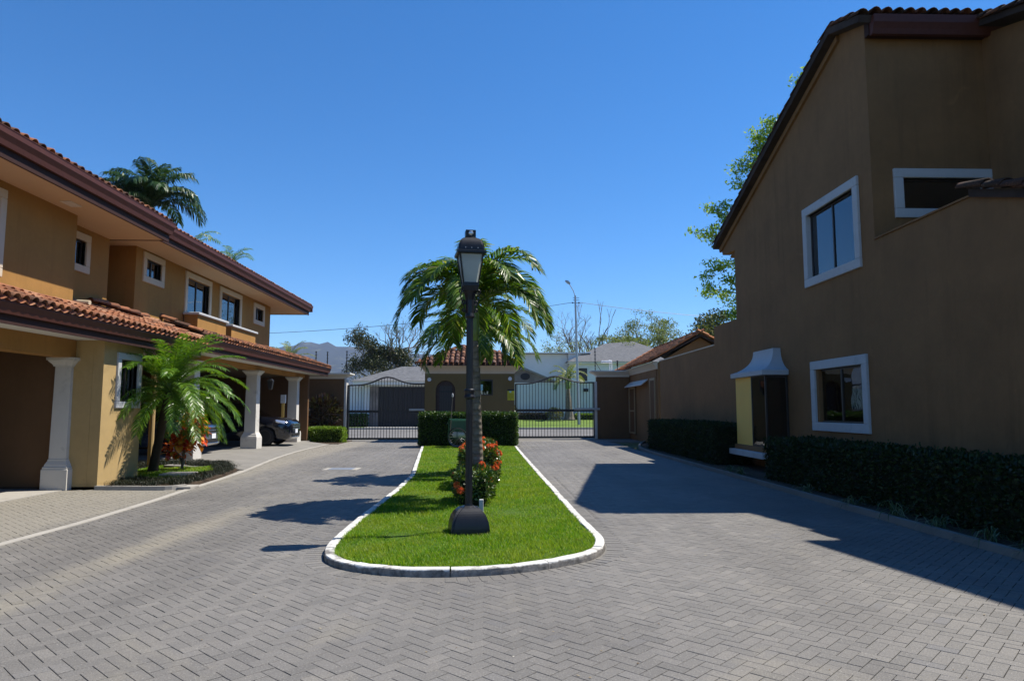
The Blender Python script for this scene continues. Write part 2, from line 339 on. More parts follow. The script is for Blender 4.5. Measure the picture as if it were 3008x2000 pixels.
def m_grass(name, c):
    m, nt, out = mat_new(name)
    col = ramp(nt, [(0, tuple(x*0.65 for x in c)), (0.5, c), (0.85, (c[0]*1.5, c[1]*1.25, c[2]*1.1)), (1, (c[0]*3.2, c[1]*1.6, c[2]*2.5))], rnd(nt))
    col = mix(nt, col, (c[0]*2.3, c[1]*1.25, c[2]*3.0), mth(nt, 'MULTIPLY', maprange(nt, noise(nt, 1.1, 5, 0.65), 0.46, 0.70), 0.6))
    col = mix(nt, col, (0.22, 0.17, 0.07), mth(nt, 'MULTIPLY', maprange(nt, noise(nt, 3.5, 5, 0.7), 0.58, 0.72), 0.55))
    q = pbsdf(nt, None, col, 0.5, 0.25); t = N(nt, 'ShaderNodeBsdfTranslucent'); nt.links.new(mix(nt, col, (1.3, 1.3, 0.5), 1.0, 'MULTIPLY'), t.inputs[0])
    mx = N(nt, 'ShaderNodeMixShader'); mx.inputs[0].default_value = 0.45; nt.links.new(q.outputs[0], mx.inputs[1]); nt.links.new(t.outputs[0], mx.inputs[2]); nt.links.new(mx.outputs[0], out.inputs[0]); return m
M['grass'] = m_grass('lawn_grass_blade', (0.125, 0.265, 0.014))
M['grass_far'] = m_grass('street_lawn_blade', (0.09, 0.15, 0.02))
M['turf'] = m_paint('turf_base', (0.05, 0.095, 0.012), 0.3, 0.95, 40, 0.8)
M['turf_far'] = m_paint('street_turf', (0.11, 0.17, 0.03), 0.35, 0.95, 20, 0.8)
G = lambda n, *a, **k: m_leaf(n, *a, **k)
M['hedge'] = G('clipped_hedge_leaf', [(0, (0.014, 0.038, 0.005)), (0.5, (0.034, 0.080, 0.009)), (0.85, (0.07, 0.13, 0.014)), (1, (0.13, 0.19, 0.025))], 0.35, 0.28, 0.4)
M['hedge_light'] = G('light_hedge_leaf', [(0, (0.07, 0.13, 0.010)), (0.5, (0.13, 0.23, 0.018)), (1, (0.24, 0.32, 0.035))], 0.4, 0.4)
M['hedge_dark'] = G('dark_hedge_leaf', [(0, (0.006, 0.014, 0.004)), (0.5, (0.012, 0.030, 0.006)), (0.9, (0.030, 0.05, 0.01)), (1, (0.06, 0.075, 0.02))], 0.5, 0.2, 0.25)  # hedge leaf colours lowered to carry the deep shade by the right house
M['hedge_core'] = m_paint('hedge_inner_twigs', (0.012, 0.018, 0.007), 0.3, 0.95, 30, 0.8)
M['palm'] = G('glossy_palm_leaflet', [(0, (0.035, 0.085, 0.010)), (0.5, (0.09, 0.18, 0.015)), (0.85, (0.16, 0.25, 0.024)), (0.97, (0.3, 0.31, 0.08)), (1, (0.26, 0.18, 0.08))], 0.36, 0.42, 0.45)
M['palm_dark'] = G('dark_palm_leaflet', [(0, (0.015, 0.05, 0.016)), (0.6, (0.035, 0.085, 0.026)), (1, (0.09, 0.14, 0.04))], 0.34, 0.28, 0.45)
M['date_palm'] = G('date_palm_leaflet', [(0, (0.045, 0.115, 0.010)), (0.5, (0.095, 0.215, 0.016)), (1, (0.19, 0.29, 0.03))], 0.34, 0.4, 0.5)
M['palm_yellow'] = G('yellow_green_palm_leaflet', [(0, (0.09, 0.14, 0.02)), (0.6, (0.17, 0.21, 0.04)), (1, (0.3, 0.27, 0.1))], 0.35, 0.3)
M['rachis'] = m_plain('pale_green_palm_rib', (0.16, 0.2, 0.04), 0.4, 0.4, var=0.2)
M['crownshaft'] = m_plain('green_palm_crownshaft', (0.13, 0.19, 0.05), 0.4, 0.4, var=0.25)
def m_palmbark():
    m, nt, out = mat_new('ringed_palm_bark')
    pos = N(nt, 'ShaderNodeNewGeometry').outputs['Position']; sp = N(nt, 'ShaderNodeSeparateXYZ'); nt.links.new(pos, sp.inputs[0])
    rings = mth(nt, 'SINE', mth(nt, 'ADD', mth(nt, 'MULTIPLY', sp.outputs[2], 62), mth(nt, 'MULTIPLY', noise(nt, 9, 4), 6)))
    c = ramp(nt, [(0.3, (0.10, 0.085, 0.065)), (0.7, (0.24, 0.21, 0.17))], noise(nt, 11, 5, 0.65))
    c = mix(nt, c, (0.07, 0.06, 0.05), mth(nt, 'MULTIPLY', maprange(nt, rings, 0.5, 1), 0.5))
    pbsdf(nt, out, c, 0.9, 0.15, bump(nt, mth(nt, 'ADD', rings, noise(nt, 40, 4)), 0.5, 0.01)); return m
M['palm_bark'] = m_palmbark()
M['ixora'] = G('ixora_leaf', [(0, (0.018, 0.045, 0.006)), (0.5, (0.045, 0.095, 0.012)), (0.85, (0.09, 0.15, 0.02)), (1, (0.2, 0.18, 0.05))], 0.3, 0.22, 0.45)
M['flower'] = G('orange_red_petal', [(0, (0.64, 0.09, 0.03)), (0.5, (0.76, 0.19, 0.06)), (1, (0.82, 0.31, 0.08))], 0.5, 0.25, 0.2, tint=(1.2, 0.7, 0.5))
M['croton'] = G('croton_leaf', [(0, (0.40, 0.03, 0.012)), (0.35, (0.62, 0.09, 0.015)), (0.65, (0.72, 0.2, 0.02)), (0.88, (0.75, 0.45, 0.05)), (1, (0.10, 0.07, 0.012))], 0.22, 0.2, 0.6, tint=(1.2, 0.9, 0.5))
M['red_bush'] = G('maroon_leaf', [(0, (0.012, 0.008, 0.006)), (0.6, (0.035, 0.016, 0.010)), (0.9, (0.05, 0.06, 0.014)), (1, (0.12, 0.09, 0.03))], 0.3, 0.2, 0.5)
M['ground_cover'] = G('dark_strap_leaf', [(0, (0.008, 0.010, 0.006)), (0.6, (0.014, 0.024, 0.009)), (1, (0.035, 0.028, 0.018))], 0.5, 0.12, 0.2)
M['spider'] = G('variegated_strap_leaf', [(0, (0.03, 0.06, 0.02)), (0.6, (0.08, 0.12, 0.05)), (1, (0.22, 0.24, 0.15))], 0.4, 0.25)
M['tree_bright'] = G('bright_tree_leaf', [(0, (0.08, 0.16, 0.014)), (0.5, (0.17, 0.29, 0.02)), (1, (0.32, 0.40, 0.045))], 0.45, 0.5)
M['tree_dark'] = G('dark_tree_leaf', [(0, (0.022, 0.032, 0.012)), (0.6, (0.05, 0.062, 0.022)), (1, (0.11, 0.105, 0.04))], 0.5, 0.2)
M['tree_olive'] = G('olive_tree_leaf', [(0, (0.09, 0.12, 0.025)), (0.6, (0.16, 0.20, 0.04)), (1, (0.25, 0.26, 0.09))], 0.5, 0.3)
M['tree_gloss'] = G('glossy_yellow_green_leaf', [(0, (0.03, 0.045, 0.008)), (0.5, (0.10, 0.12, 0.02)), (1, (0.3, 0.27, 0.09))], 0.25, 0.25, 0.6)

# ------------------------------------------------------------------ foliage helpers
def leaf_quads(P, D, U, L, Wd):
    """rhombic leaves: base P, direction D, side U (all (n,3)), length L, width Wd"""
    n = len(P); L = np.broadcast_to(L, n)[:, None]; Wd = np.broadcast_to(Wd, n)[:, None]
    V = np.stack([P, P + D*L*0.45 + U*Wd*0.5, P + D*L, P + D*L*0.45 - U*Wd*0.5], 1).reshape(-1, 3)
    return V, np.arange(4*n).reshape(-1, 4)
def rand_unit(n, r=None):
    v = (r or rng).normal(size=(n, 3)); return v/np.linalg.norm(v, axis=1)[:, None]
def nrm(a): return a/np.maximum(np.linalg.norm(a, axis=1), 1e-9)[:, None]
def leaf_mesh(name, P, Nn, L, Wd, mat, parent, spread=0.7):
    """leaves standing on a surface: normals Nn with random spread"""
    n = len(P); D = nrm(np.asarray(Nn)*0.5 + rand_unit(n)*spread); U = nrm(np.cross(D, rand_unit(n)))
    V, F = leaf_quads(P, D, U, L*(0.7+0.6*rng.random(n)), Wd*(0.7+0.6*rng.random(n)))
    return link(name, np_mesh(name, V, F), mat, parent)
def box_shell(x0, x1, y0, y1, z0, z1, dens, faces='-x+x-y+y+z', rough=0.03):
    P = []; Q = []
    def add(n, f, nn):
        if n < 1: return
        a, b = rng.random(n), rng.random(n); P.append(f(a, b)); Q.append(np.tile(nn, (n, 1)))
    A = {'-x': ((y1-y0)*(z1-z0), lambda a, b: np.stack([a*0+x0, y0+a*(y1-y0), z0+b*(z1-z0)], 1), (-1,0,0)),
         '+x': ((y1-y0)*(z1-z0), lambda a, b: np.stack([a*0+x1, y0+a*(y1-y0), z0+b*(z1-z0)], 1), (1,0,0)),
         '-y': ((x1-x0)*(z1-z0), lambda a, b: np.stack([x0+a*(x1-x0), a*0+y0, z0+b*(z1-z0)], 1), (0,-1,0)),
         '+y': ((x1-x0)*(z1-z0), lambda a, b: np.stack([x0+a*(x1-x0), a*0+y1, z0+b*(z1-z0)], 1), (0,1,0)),
         '+z': ((x1-x0)*(y1-y0), lambda a, b: np.stack([x0+a*(x1-x0), y0+b*(y1-y0), a*0+z1], 1), (0,0,1))}
    for k in A:
        if k in faces: add(int(A[k][0]*dens), A[k][1], A[k][2])
    P = np.concatenate(P); Q = np.concatenate(Q).astype(float)
    w = np.sin(P[:, 0]*3.1+P[:, 1]*2.3+1.7)*np.sin(P[:, 2]*4+P[:, 1]*1.9)*0.5
    return P + Q*(rng.normal(size=(len(P), 1))*rough + w[:, None]*rough*1.2 - rough*0.5), Q
def hedge(name, label, x0, x1, y0, y1, z0, z1, dens=1400, leaf=0.055, mat='hedge', group=None):
    t = thing(name, label, 'hedge', ((x0+x1)/2, (y0+y1)/2, z0), group)
    c = 0.05; MB().bbox(x0+c, x1-c, y0+c, y1-c, z0, z1-c, 0.06).build('branches', M['hedge_core'], t)
    P, Q = box_shell(x0+.02, x1-.02, y0+.02, y1-.02, z0, z1-.01, dens)
    leaf_mesh('foliage', P, Q, leaf, leaf*0.55, M[mat], t, 0.8); return t

def frond_mesh(name, base, az, el0, length, droop, nl, leafl, leafw, sag=0.6, vfold=0.35, taper=0.35, bendaz=0.0, t0=0.12, r=0.012, power=1.4):
    n = 16; p = np.array(base, float); pts = [p.copy()]; tang = []
    for i in range(n):
        t = i/(n-1); el = el0 - droop*t**power; a = az + bendaz*t
        d = np.array([math.cos(el)*math.cos(a), math.cos(el)*math.sin(a), math.sin(el)]); tang.append(d); p = p + d*length/n; pts.append(p.copy())
    tang.append(tang[-1]); pts = np.array(pts); tang = np.array(tang)
    mb = MB(); mb.tube([tuple(q) for q in pts[::2]], [r*(1-0.85*i/8) for i in range(9)], 4, False)
    V = [np.array(mb.v)]; F = [list(f) for f in mb.f]; off = len(mb.v)
    ts = np.linspace(t0, 0.995, nl); idx = ts*n; i0 = np.minimum(idx.astype(int), n-1); fr = (idx-i0)[:, None]
    P = pts[i0]*(1-fr) + pts[i0+1]*fr; T = nrm(tang[i0]*(1-fr)+tang[np.minimum(i0+1, n)]*fr)
    S = nrm(np.cross(T, np.array([0, 0, 1.0]))); UU = np.cross(S, T)
    prof = (np.sin(np.pi*np.clip((ts-t0*0.3)/(1.15), 0, 1))**0.6*(1-taper*ts))[:, None]
    for s in (-1, 1):
        j = rng.normal(size=(nl, 3))*0.10
        D = nrm(S*s*0.85 + T*(0.45+0.5*ts[:, None]) + UU*vfold + j)
        Lf = leafl*prof*(0.85+0.3*rng.random((nl, 1))); g = np.array([0, 0, -1.0])
        m1 = P + D*Lf*0.5 + g*Lf*sag*0.14; m2 = P + D*Lf*0.9*(1-0.2*sag) + g*Lf*sag*0.6
        wv = nrm(np.cross(D, UU)+rng.normal(size=(nl, 3))*0.25)*leafw*0.5
        Q = np.stack([P-wv*0.4, P+wv*0.4, m1+wv, m1-wv, m2+wv*0.25, m2-wv*0.25], 1).reshape(-1, 3)
        b = off + np.arange(nl)*6
        for k in b: F.append([k, k+1, k+2, k+3]); F.append([k+3, k+2, k+4, k+5])
        V.append(Q); off += nl*6
    return np_mesh(name, np.concatenate(V), F)

def branch_tree(p, d, L, r, depth, spread, up, segs, tips, rg, kids=(2, 3), shrink=0.72, bend=0.18):
    n = 3; q = np.array(p, float); d = np.array(d, float)
    for i in range(n):
        nd = d + rg.normal(size=3)*bend + np.array([0, 0, up*0.15]); nd /= np.linalg.norm(nd)
        e = q + nd*L/n; ra = r*(1-0.3*i/n); rb = r*(1-0.3*(i+1)/n); segs.append((q.copy(), e.copy(), ra, rb)); q = e; d = nd
    if depth == 0: tips.append((q.copy(), d.copy())); return
    for k in range(rg.integers(kids[0], kids[1]+1)):
        a = rg.normal(size=3); a -= d*a.dot(d); a /= np.linalg.norm(a)
        ang = spread*(0.6+0.7*rg.random()); nd = d*math.cos(ang) + a*math.sin(ang) + np.array([0, 0, up*0.25]); nd /= np.linalg.norm(nd)
        branch_tree(q, nd, L*shrink*(0.8+0.4*rg.random()), r*0.62, depth-1, spread, up, segs, tips, rg, kids, shrink, bend)
def segs_mesh(name, segs, sides=5):
    S = len(segs); p0 = np.array([s[0] for s in segs]); p1 = np.array([s[1] for s in segs]); r0 = np.array([s[2] for s in segs]); r1 = np.array([s[3] for s in segs])
    t = nrm(p1-p0); a = nrm(np.cross(t, np.array([0.31, 0.17, 0.93]))); b = np.cross(t, a); V = []
    for P, r in ((p0, r0), (p1, r1)):
        for k in range(sides):
            c, s = math.cos(2*math.pi*k/sides), math.sin(2*math.pi*k/sides); V.append(P + (a*c+b*s)*r[:, None])
    V = np.stack(V, 1).reshape(-1, 3); o = (np.arange(S)*2*sides)[:, None]; F = []
    for k in range(sides): F.append(np.concatenate([o+k, o+(k+1) % sides, o+sides+(k+1) % sides, o+sides+k], 1))
    return np_mesh(name, V, np.concatenate(F))
def tree(name, label, base, h, r, depth, spread, up, leafmat, leaf, per_tip, clump, seed, bark='bark', lean=(0, 0), kids=(2, 3), shrink=0.72, group=None, flat=1.0, trunk=0.35, cat='tree'):
    rg = np.random.default_rng(seed); segs = []; tips = []
    d = np.array([lean[0], lean[1], 1.0]); d /= np.linalg.norm(d)
    branch_tree(base, d, h*trunk, r, depth, spread, up, segs, tips, rg, kids, shrink)
    t = thing(name, label, cat, base, group); link('trunk', segs_mesh('trunk', segs), M[bark], t)
    if per_tip:
        C = np.array([x[0] for x in tips]); Pq = np.repeat(C, per_tip, 0); o = rand_unit(len(Pq), rg)*rg.random((len(Pq), 1))**0.5*clump; o[:, 2] *= flat
        leaf_mesh('crown', Pq+o, nrm(o+1e-6), leaf, leaf*0.5, M[leafmat], t, 0.9)
    return t, tips

# ------------------------------------------------------------------ ground, driveway, pavers
struct(link('ground', np_mesh('ground', [(-4400, -1200, -0.08), (4400, -1200, -0.08), (4400, 4400, -0.08), (-4400, 4400, -0.08)], [(0, 1, 2, 3)]), m_paint('dry_grass_ground', (0.12, 0.12, 0.05), 0.4, 0.95, 3, 0.2)))
def catmull(P, n=10):
    P = [np.array(p, float) for p in P]; P = [2*P[0]-P[1]] + P + [2*P[-1]-P[-2]]; o = []
    for i in range(1, len(P)-2):
        for k in range(n):
            t = k/n; a, b, c, d = P[i-1:i+3]
            o.append(0.5*((2*b)+(-a+c)*t+(2*a-5*b+4*c-d)*t*t+(-a+3*b-3*c+d)*t**3))
    o.append(P[-2]); return np.array(o)
KERB = catmull([(-2.97, 28.6), (-2.37, 21.5), (-2.0, 17.2), (-1.86, 15.2), (-1.82, 12.7), (-1.83, 10.9), (-1.84, 9.0), (-1.82, 8.05), (-1.79, 7.6), (-1.74, 7.3), (-1.65, 7.05), (-1.45, 6.79), (-1.15, 6.59), (-.82, 6.48), (-.5, 6.45), (-.2, 6.48), (.115, 6.555), (.443, 6.71), (.725, 6.91), (.956, 7.12), (1.115, 7.4), (1.205, 7.75), (1.23, 8.1), (1.215, 8.7), (1.17, 9.9), (1.14, 11.7), (1.09, 14), (1.02, 17.9), (.945, 22), (.84, 28.6)], 8)
def poly_in(P, px, py):
    ins = np.zeros(len(px), bool); n = len(P); j = n-1
    for i in range(n):
        xi, yi, xj, yj = P[i, 0], P[i, 1], P[j, 0], P[j, 1]
        c = ((yi > py) != (yj > py)) & (px < (xj-xi)*(py-yi)/(yj-yi+1e-12)+xi); ins ^= c; j = i
    return ins
def offset_line(P, d):
    t = np.gradient(P, axis=0); t = nrm(t); n = np.stack([-t[:, 1], t[:, 0]], 1); return P + n*d      # left of travel = inside the island
STRIP = catmull([(-5.6, 0.5), (-5.55, 4), (-5.51, 8.1), (-5.5, 9.4), (-5.53, 10.3), (-5.64, 12.0), (-5.75, 13.2), (-5.9, 15.2), (-6.11, 17.3), (-6.43, 19.6), (-6.78, 22.2), (-7.1, 26.0), (-7.2, 30.5)], 6)
BED = np.array([(-7.47, 13.47), (-6.8, 13.43), (-6.15, 13.42), (-5.93, 13.7), (-5.93, 14.4), (-6.0, 15.5), (-6.25, 17.3), (-7.2, 19.2), (-8.2, 19.5), (-9.26, 19.5), (-9.26, 13.47)])
driveway = struct(link('driveway', np_mesh('driveway', [(-9, -3, -0.012), (5.4, -3, -0.012), (5.4, 36.5, -0.012), (-9, 36.5, -0.012)], [(0, 1, 2, 3)]), M['joint']))
def pavers():
    Lp, Wp, gap = 0.18, 0.09, 0.0046
    i, j = np.meshgrid(np.arange(-460, 460), np.arange(-460, 460), indexing='ij'); i, j = i.ravel(), j.ravel(); k = (i-j) % 4
    h = k == 0; v = k == 3
    cx = np.concatenate([(i[h]+1.0), i[v]+0.5])*Wp; cy = np.concatenate([j[h]+0.5, j[v]+1.0])*Wp
    rot = np.concatenate([np.zeros(h.sum()), np.full(v.sum(), math.pi/2)]); a = R(45.8)
    X = cx*math.cos(a)-cy*math.sin(a)-0.3; Y = cx*math.sin(a)+cy*math.cos(a)+16
    ringo = offset_line(KERB, -0.205); isl = poly_in(np.vstack([ringo, [(.84, 29.6), (-2.97, 29.6)]]), X, Y)
    xs = np.interp(Y, STRIP[:, 1], STRIP[:, 0])
    keep = (X > -8.6) & (X < 5.3) & (Y > 1.0) & (Y < 33.0) & ~isl & ~poly_in(BED, X, Y) & (np.abs(X-xs) > 0.11) & ~((X < xs) & (Y > 13.4)) & ~((X < -8.03) & (Y > 4))
    keep &= ~((X > -0.9-0.62*Y) & (X < -8) )
    X, Y, rot = X[keep], Y[keep], rot[keep]+a
    # soldier course round the island
    line = offset_line(KERB, -0.105); seg = np.linalg.norm(np.diff(line, axis=0), axis=1); s = np.concatenate([[0], np.cumsum(seg)])
    q = np.arange(0.05, s[-1], 0.104); lx, ly = np.interp(q, s, line[:, 0]), np.interp(q, s, line[:, 1]); tx, ty = np.gradient(lx), np.gradient(ly)
    X = np.concatenate([X, lx]); Y = np.concatenate([Y, ly]); rot = np.concatenate([rot, np.arctan2(ty, tx)+math.pi/2])
    n = len(X); Z = rng.normal(size=n)*0.0007
    hl, hw, ch = Lp/2-gap/2, Wp/2-gap/2, 0.0014
    loc = np.array([(-hl+ch, -hw+ch, 0), (hl-ch, -hw+ch, 0), (hl-ch, hw-ch, 0), (-hl+ch, hw-ch, 0), (-hl, -hw, -ch), (hl, -hw, -ch), (hl, hw, -ch), (-hl, hw, -ch), (-hl, -hw, -.02), (hl, -hw, -.02), (hl, hw, -.02), (-hl, hw, -.02)])
    fc = np.array([(0, 1, 2, 3), (4, 5, 1, 0), (5, 6, 2, 1), (6, 7, 3, 2), (7, 4, 0, 3), (8, 9, 5, 4), (9, 10, 6, 5), (10, 11, 7, 6), (11, 8, 4, 7)])
    # the 300 that show largest: nearest ones inside the field of view
    vx = X*math.cos(R(1.385))-Y*math.sin(R(1.385)); vis = (np.abs(X-0.024*Y)/np.maximum(Y, .1) < 0.72) & (Y > 3.72)
    order = np.argsort(np.where(vis, Y*Y+0.3*X*X, 1e9)); big = np.zeros(n, bool); big[order[:300]] = True
    me = np_mesh('paver', loc, fc); me.materials.append(M['paver'])
    for t in np.nonzero(big)[0]:
        o = bpy.data.objects.new('paver', me); COL.objects.link(o); o.parent = driveway
        o.location = (X[t], Y[t], Z[t]); o.rotation_euler = (rng.normal()*0.004, rng.normal()*0.004, rot[t])
    b = ~big; c, s_ = np.cos(rot[b])[:, None], np.sin(rot[b])[:, None]
    VX = X[b][:, None]+loc[None, :, 0]*c-loc[None, :, 1]*s_; VY = Y[b][:, None]+loc[None, :, 0]*s_+loc[None, :, 1]*c
    tlt = rng.normal(size=(b.sum(), 2))*0.004
    VZ = Z[b][:, None]+loc[None, :, 2]+(VX-X[b][:, None])*tlt[:, :1]+(VY-Y[b][:, None])*tlt[:, 1:]
    V = np.stack([VX, VY, VZ], 2).reshape(-1, 3); F = (np.arange(b.sum())[:, None, None]*12+fc[None]).reshape(-1, 4)
    o = link('paver_field', np_mesh('paver_field', V, F), M['paver'], driveway); o['kind'] = 'stuff'
pavers()

def ribbon(P, w0, w1, z0, z1):
    """flat-topped strip along polyline P between offsets w0 and w1"""
    a, b = offset_line(P, w0), offset_line(P, w1); mb = MB()
    mb.loft([[(a[i, 0], a[i, 1], z0), (a[i, 0], a[i, 1], z1), (b[i, 0], b[i, 1], z1), (b[i, 0], b[i, 1], z0)] for i in range(len(P))]); return mb
struct(ribbon(KERB, -0.40, -0.0, -0.012, -0.0035).build('paver_border_bed', M['paver']))
struct(ribbon(STRIP, -0.17, 0.17, -0.012, -0.0035).build('paver_border_bed', M['paver']))
# island kerb: painted blocks butted end to end on a bedding strip
kerb = struct(ribbon(KERB, 0.02, 0.10, -0.015, 0.03).build('island_kerb', M['concrete']))
def kerb_blocks():
    prof = [(0, -0.02), (0.002, 0.03), (0.006, 0.058), (0.014, 0.067), (0.06, 0.070), (0.100, 0.068), (0.108, 0.06), (0.112, 0.01)]
    seg = np.linalg.norm(np.diff(KERB, axis=0), axis=1); cs = np.concatenate([[0], np.cumsum(seg)]); L = cs[-1]; n = int(L/0.95); rg = np.random.default_rng(31)
    offs = [offset_line(KERB, d) for d, _ in prof]
    for b in range(n):
        a0, a1 = L*b/n+0.004, L*(b+1)/n-0.004; dz = rg.normal()*0.003; dn = rg.normal()*0.003; secs = []
        for q in np.linspace(a0, a1, 9):
            ch = 0.006*rg.random() if rg.random() < 0.3 else 0
            secs.append([(float(np.interp(q, cs, offs[k][:, 0]))+dn+rg.normal()*0.0012, float(np.interp(q, cs, offs[k][:, 1]))+rg.normal()*0.0012, prof[k][1]+(dz-ch if k in (2, 3, 4, 5) else 0)) for k in range(len(prof))])
        MB().loft(secs).build('kerb_block', M['kerb'], kerb)
kerb_blocks()
# island soil + grass
ISLG = np.vstack([offset_line(KERB, 0.108), [(.7, 29.5), (-2.8, 29.5)]])
ISL = np.vstack([offset_line(KERB, 0.10), [(.7, 29.5), (-2.8, 29.5)]])
struct(MB().prism([tuple(p) for p in ISL], -0.01, 0.05, 'z').build('island_lawn', M['turf']))
def grass(name, label, poly, z, dens_fn, blade, mat, top=True, parent=None, seed=3, wd=0.0055, excl=None):
    rg = np.random.default_rng(seed); x0, y0 = poly.min(0); x1, y1 = poly.max(0)
    dmax = dens_fn(y0); n = int((x1-x0)*(y1-y0)*dmax); x = x0+rg.random(n)*(x1-x0); y = y0+rg.random(n)*(y1-y0)
    k = poly_in(poly, x, y) & (rg.random(n) < np.array([dens_fn(t) for t in y])/dmax)
    if excl is not None: k &= ~excl(x, y)
    x, y = x[k], y[k]; n = len(x)
    big = np.clip(y/9.0, 1, 2.2); zz = z(x, y) if callable(z) else np.full(n, z)
    hgt = blade*(0.55+0.9*rg.random(n))*(0.9+0.35*np.sin(x*2.3+1)*np.sin(y*1.7)+0.3*np.sin(x*7.1)*np.sin(y*5.3+2)); az = rg.random(n)*2*np.pi; ln = 0.15+0.75*rg.random(n)
    D = np.stack([np.cos(az)*ln, np.sin(az)*ln, np.ones(n)], 1); D = nrm(D); U = np.stack([-np.sin(az+rg.normal(size=n)), np.cos(az), np.zeros(n)], 1); U = nrm(U)
    P = np.stack([x, y, zz], 1); w = (wd*big)[:, None]; L = hgt[:, None]; m = P+D*L*0.55; tip = P+D*L+np.stack([np.cos(az), np.sin(az), np.zeros(n)], 1)*L*0.25*rg.random((n, 1))
    V = np.stack([P-U*w*0.5, P+U*w*0.5, m+U*w*0.4, m-U*w*0.4, tip+U*w*0.08, tip-U*w*0.08], 1).reshape(-1, 3)
    o = np.arange(n)[:, None]*6; F = np.concatenate([np.concatenate([o, o+1, o+2, o+3], 1), np.concatenate([o+3, o+2, o+4, o+5], 1)])
    g = link(name, np_mesh(name, V, F), mat, parent); return tag(g, label, 'grass', kind='stuff')
grass('lawn_grass', 'short bright green lawn grass on the kerbed island', ISLG, 0.045, lambda y: 8000 if y < 9.5 else (3800 if y < 15 else 1500), 0.042, M['grass'])

# flush concrete strip left of the carriageway, aprons
struct(ribbon(STRIP, -0.06, 0.06, -0.02, 0.006).build('concrete_strip', M['pale_concrete']))
def apron():
    i = STRIP[:, 1] > 17.4; S = STRIP[i]; mb = MB(); secs = []
    for x, y in S: secs.append([(x-0.065, y, -0.01), (x-0.065, y, 0.012), ((x-8.2)/2, y, 0.07), (-8.2, y, 0.12), (-8.2, y, -0.01)])
    mb.loft(secs); return mb
struct(apron().build('driveway_apron', M['concrete']))
struct(MB().box(-15, -8.0, 4.0, 13.49, -0.02, 0.012).build('carport_floor', M['pale_concrete']))
struct(MB().box(-15, -8.19, 19.5, 33.4, -0.02, 0.118).build('carport_floor', M['concrete']))
struct(MB().box(-8.19, -6.75, 30.5, 33.4, -0.02, 0.03).build('bed_soil', M['soil']))
# planting beds
struct(MB().prism([tuple(p) for p in BED], -0.01, 0.05, 'z').build('bed_soil', M['soil']))
MID = np.array([(-8.3, 15.2), (-7.0, 14.5), (-6.4, 14.9), (-6.45, 16.6), (-7.1, 17.8), (-8.6, 18.2)])
grass('bed_grass', 'small patch of grass inside the left planting bed', MID, 0.045, lambda y: 2600, 0.06, M['grass'], seed=5, wd=0.008)
BEDR = np.array([(5.32, 2.0), (5.32, 23.2), (5.55, 26.5), (6.2, 29.4), (6.78, 30.0), (6.78, 2.0)])
struct(MB().prism([tuple(p) for p in BEDR], -0.01, 0.06, 'z').build('bed_soil', M['soil']))
struct(ribbon(catmull([(5.3, 2.0), (5.3, 10), (5.3, 16), (5.3, 23.0), (5.5, 26.5), (6.15, 29.6), (6.75, 31.5)], 4), -0.04, 0.04, -0.02, 0.085).build('bed_edging', M['concrete']))
struct(ribbon(catmull([(-7.47, 13.43), (-6.8, 13.39), (-6.15, 13.37), (-5.9, 13.65)], 4), -0.04, 0.04, -0.02, 0.075).build('bed_edging', M['pale_concrete']))
# street beyond the gate
struct(link('street', np_mesh('street', [(-90, 36.5, -0.03), (90, 36.5, -0.03), (90, 53.6, -0.03), (-90, 53.6, -0.03)], [(0, 1, 2, 3)]), M['asphalt']))
struct(MB().box(-9, 7.2, 33.0, 37.4, -0.1, -0.008).build('gate_threshold', M['concrete']))
struct(MB().box(-90, 90, 53.6, 54.0, -0.1, 0.1).build('street_kerb', M['pale_concrete']))
struct(MB().box(-10.6, -2, 54.0, 60, -0.1, 0.03).build('garage_drive', M['pale_concrete']))
def lawnz(x, y): return np.clip((y-54)/12*0.45, 0, 0.45)+0.02
struct(MB().prism([(54.0, -0.1), (54.0, 0.02), (66, 0.47), (90, 0.5), (90, -0.1)], -1.9, 60, 'x').build('street_lawn', M['turf_far']))
struct(MB().box(-40, -10.6, 54.0, 62, -0.1, 0.02).build('street_lawn', M['turf_far']))

# ------------------------------------------------------------------ building helpers
def wall_x(mb, xa, xb, y0, y1, z0, z1, holes=()):
    """wall slab between x=xa and xb with rectangular openings (y0,y1,z0,z1)"""
    ys = sorted({y0, y1, *[h[0] for h in holes], *[h[1] for h in holes]}); zs = sorted({z0, z1, *[h[2] for h in holes], *[h[3] for h in holes]})
    for a, b in zip(ys[:-1], ys[1:]):
        runs = []
        for c, d in zip(zs[:-1], zs[1:]):
            if any(h[0] <= a and b <= h[1] and h[2] <= c and d <= h[3] for h in holes): continue
            if runs and abs(runs[-1][1]-c) < 1e-9: runs[-1][1] = d
            else: runs.append([c, d])
        for c, d in runs: mb.box(xa, xb, a, b, c, d)
    return mb
def wall_y(mb, ya, yb, x0, x1, z0, z1, holes=()):
    t = MB(); wall_x(t, ya, yb, x0, x1, z0, z1, holes); mb.add([(y, x, z) for x, y, z in t.v], [f[::-1] for f in t.f]); return mb
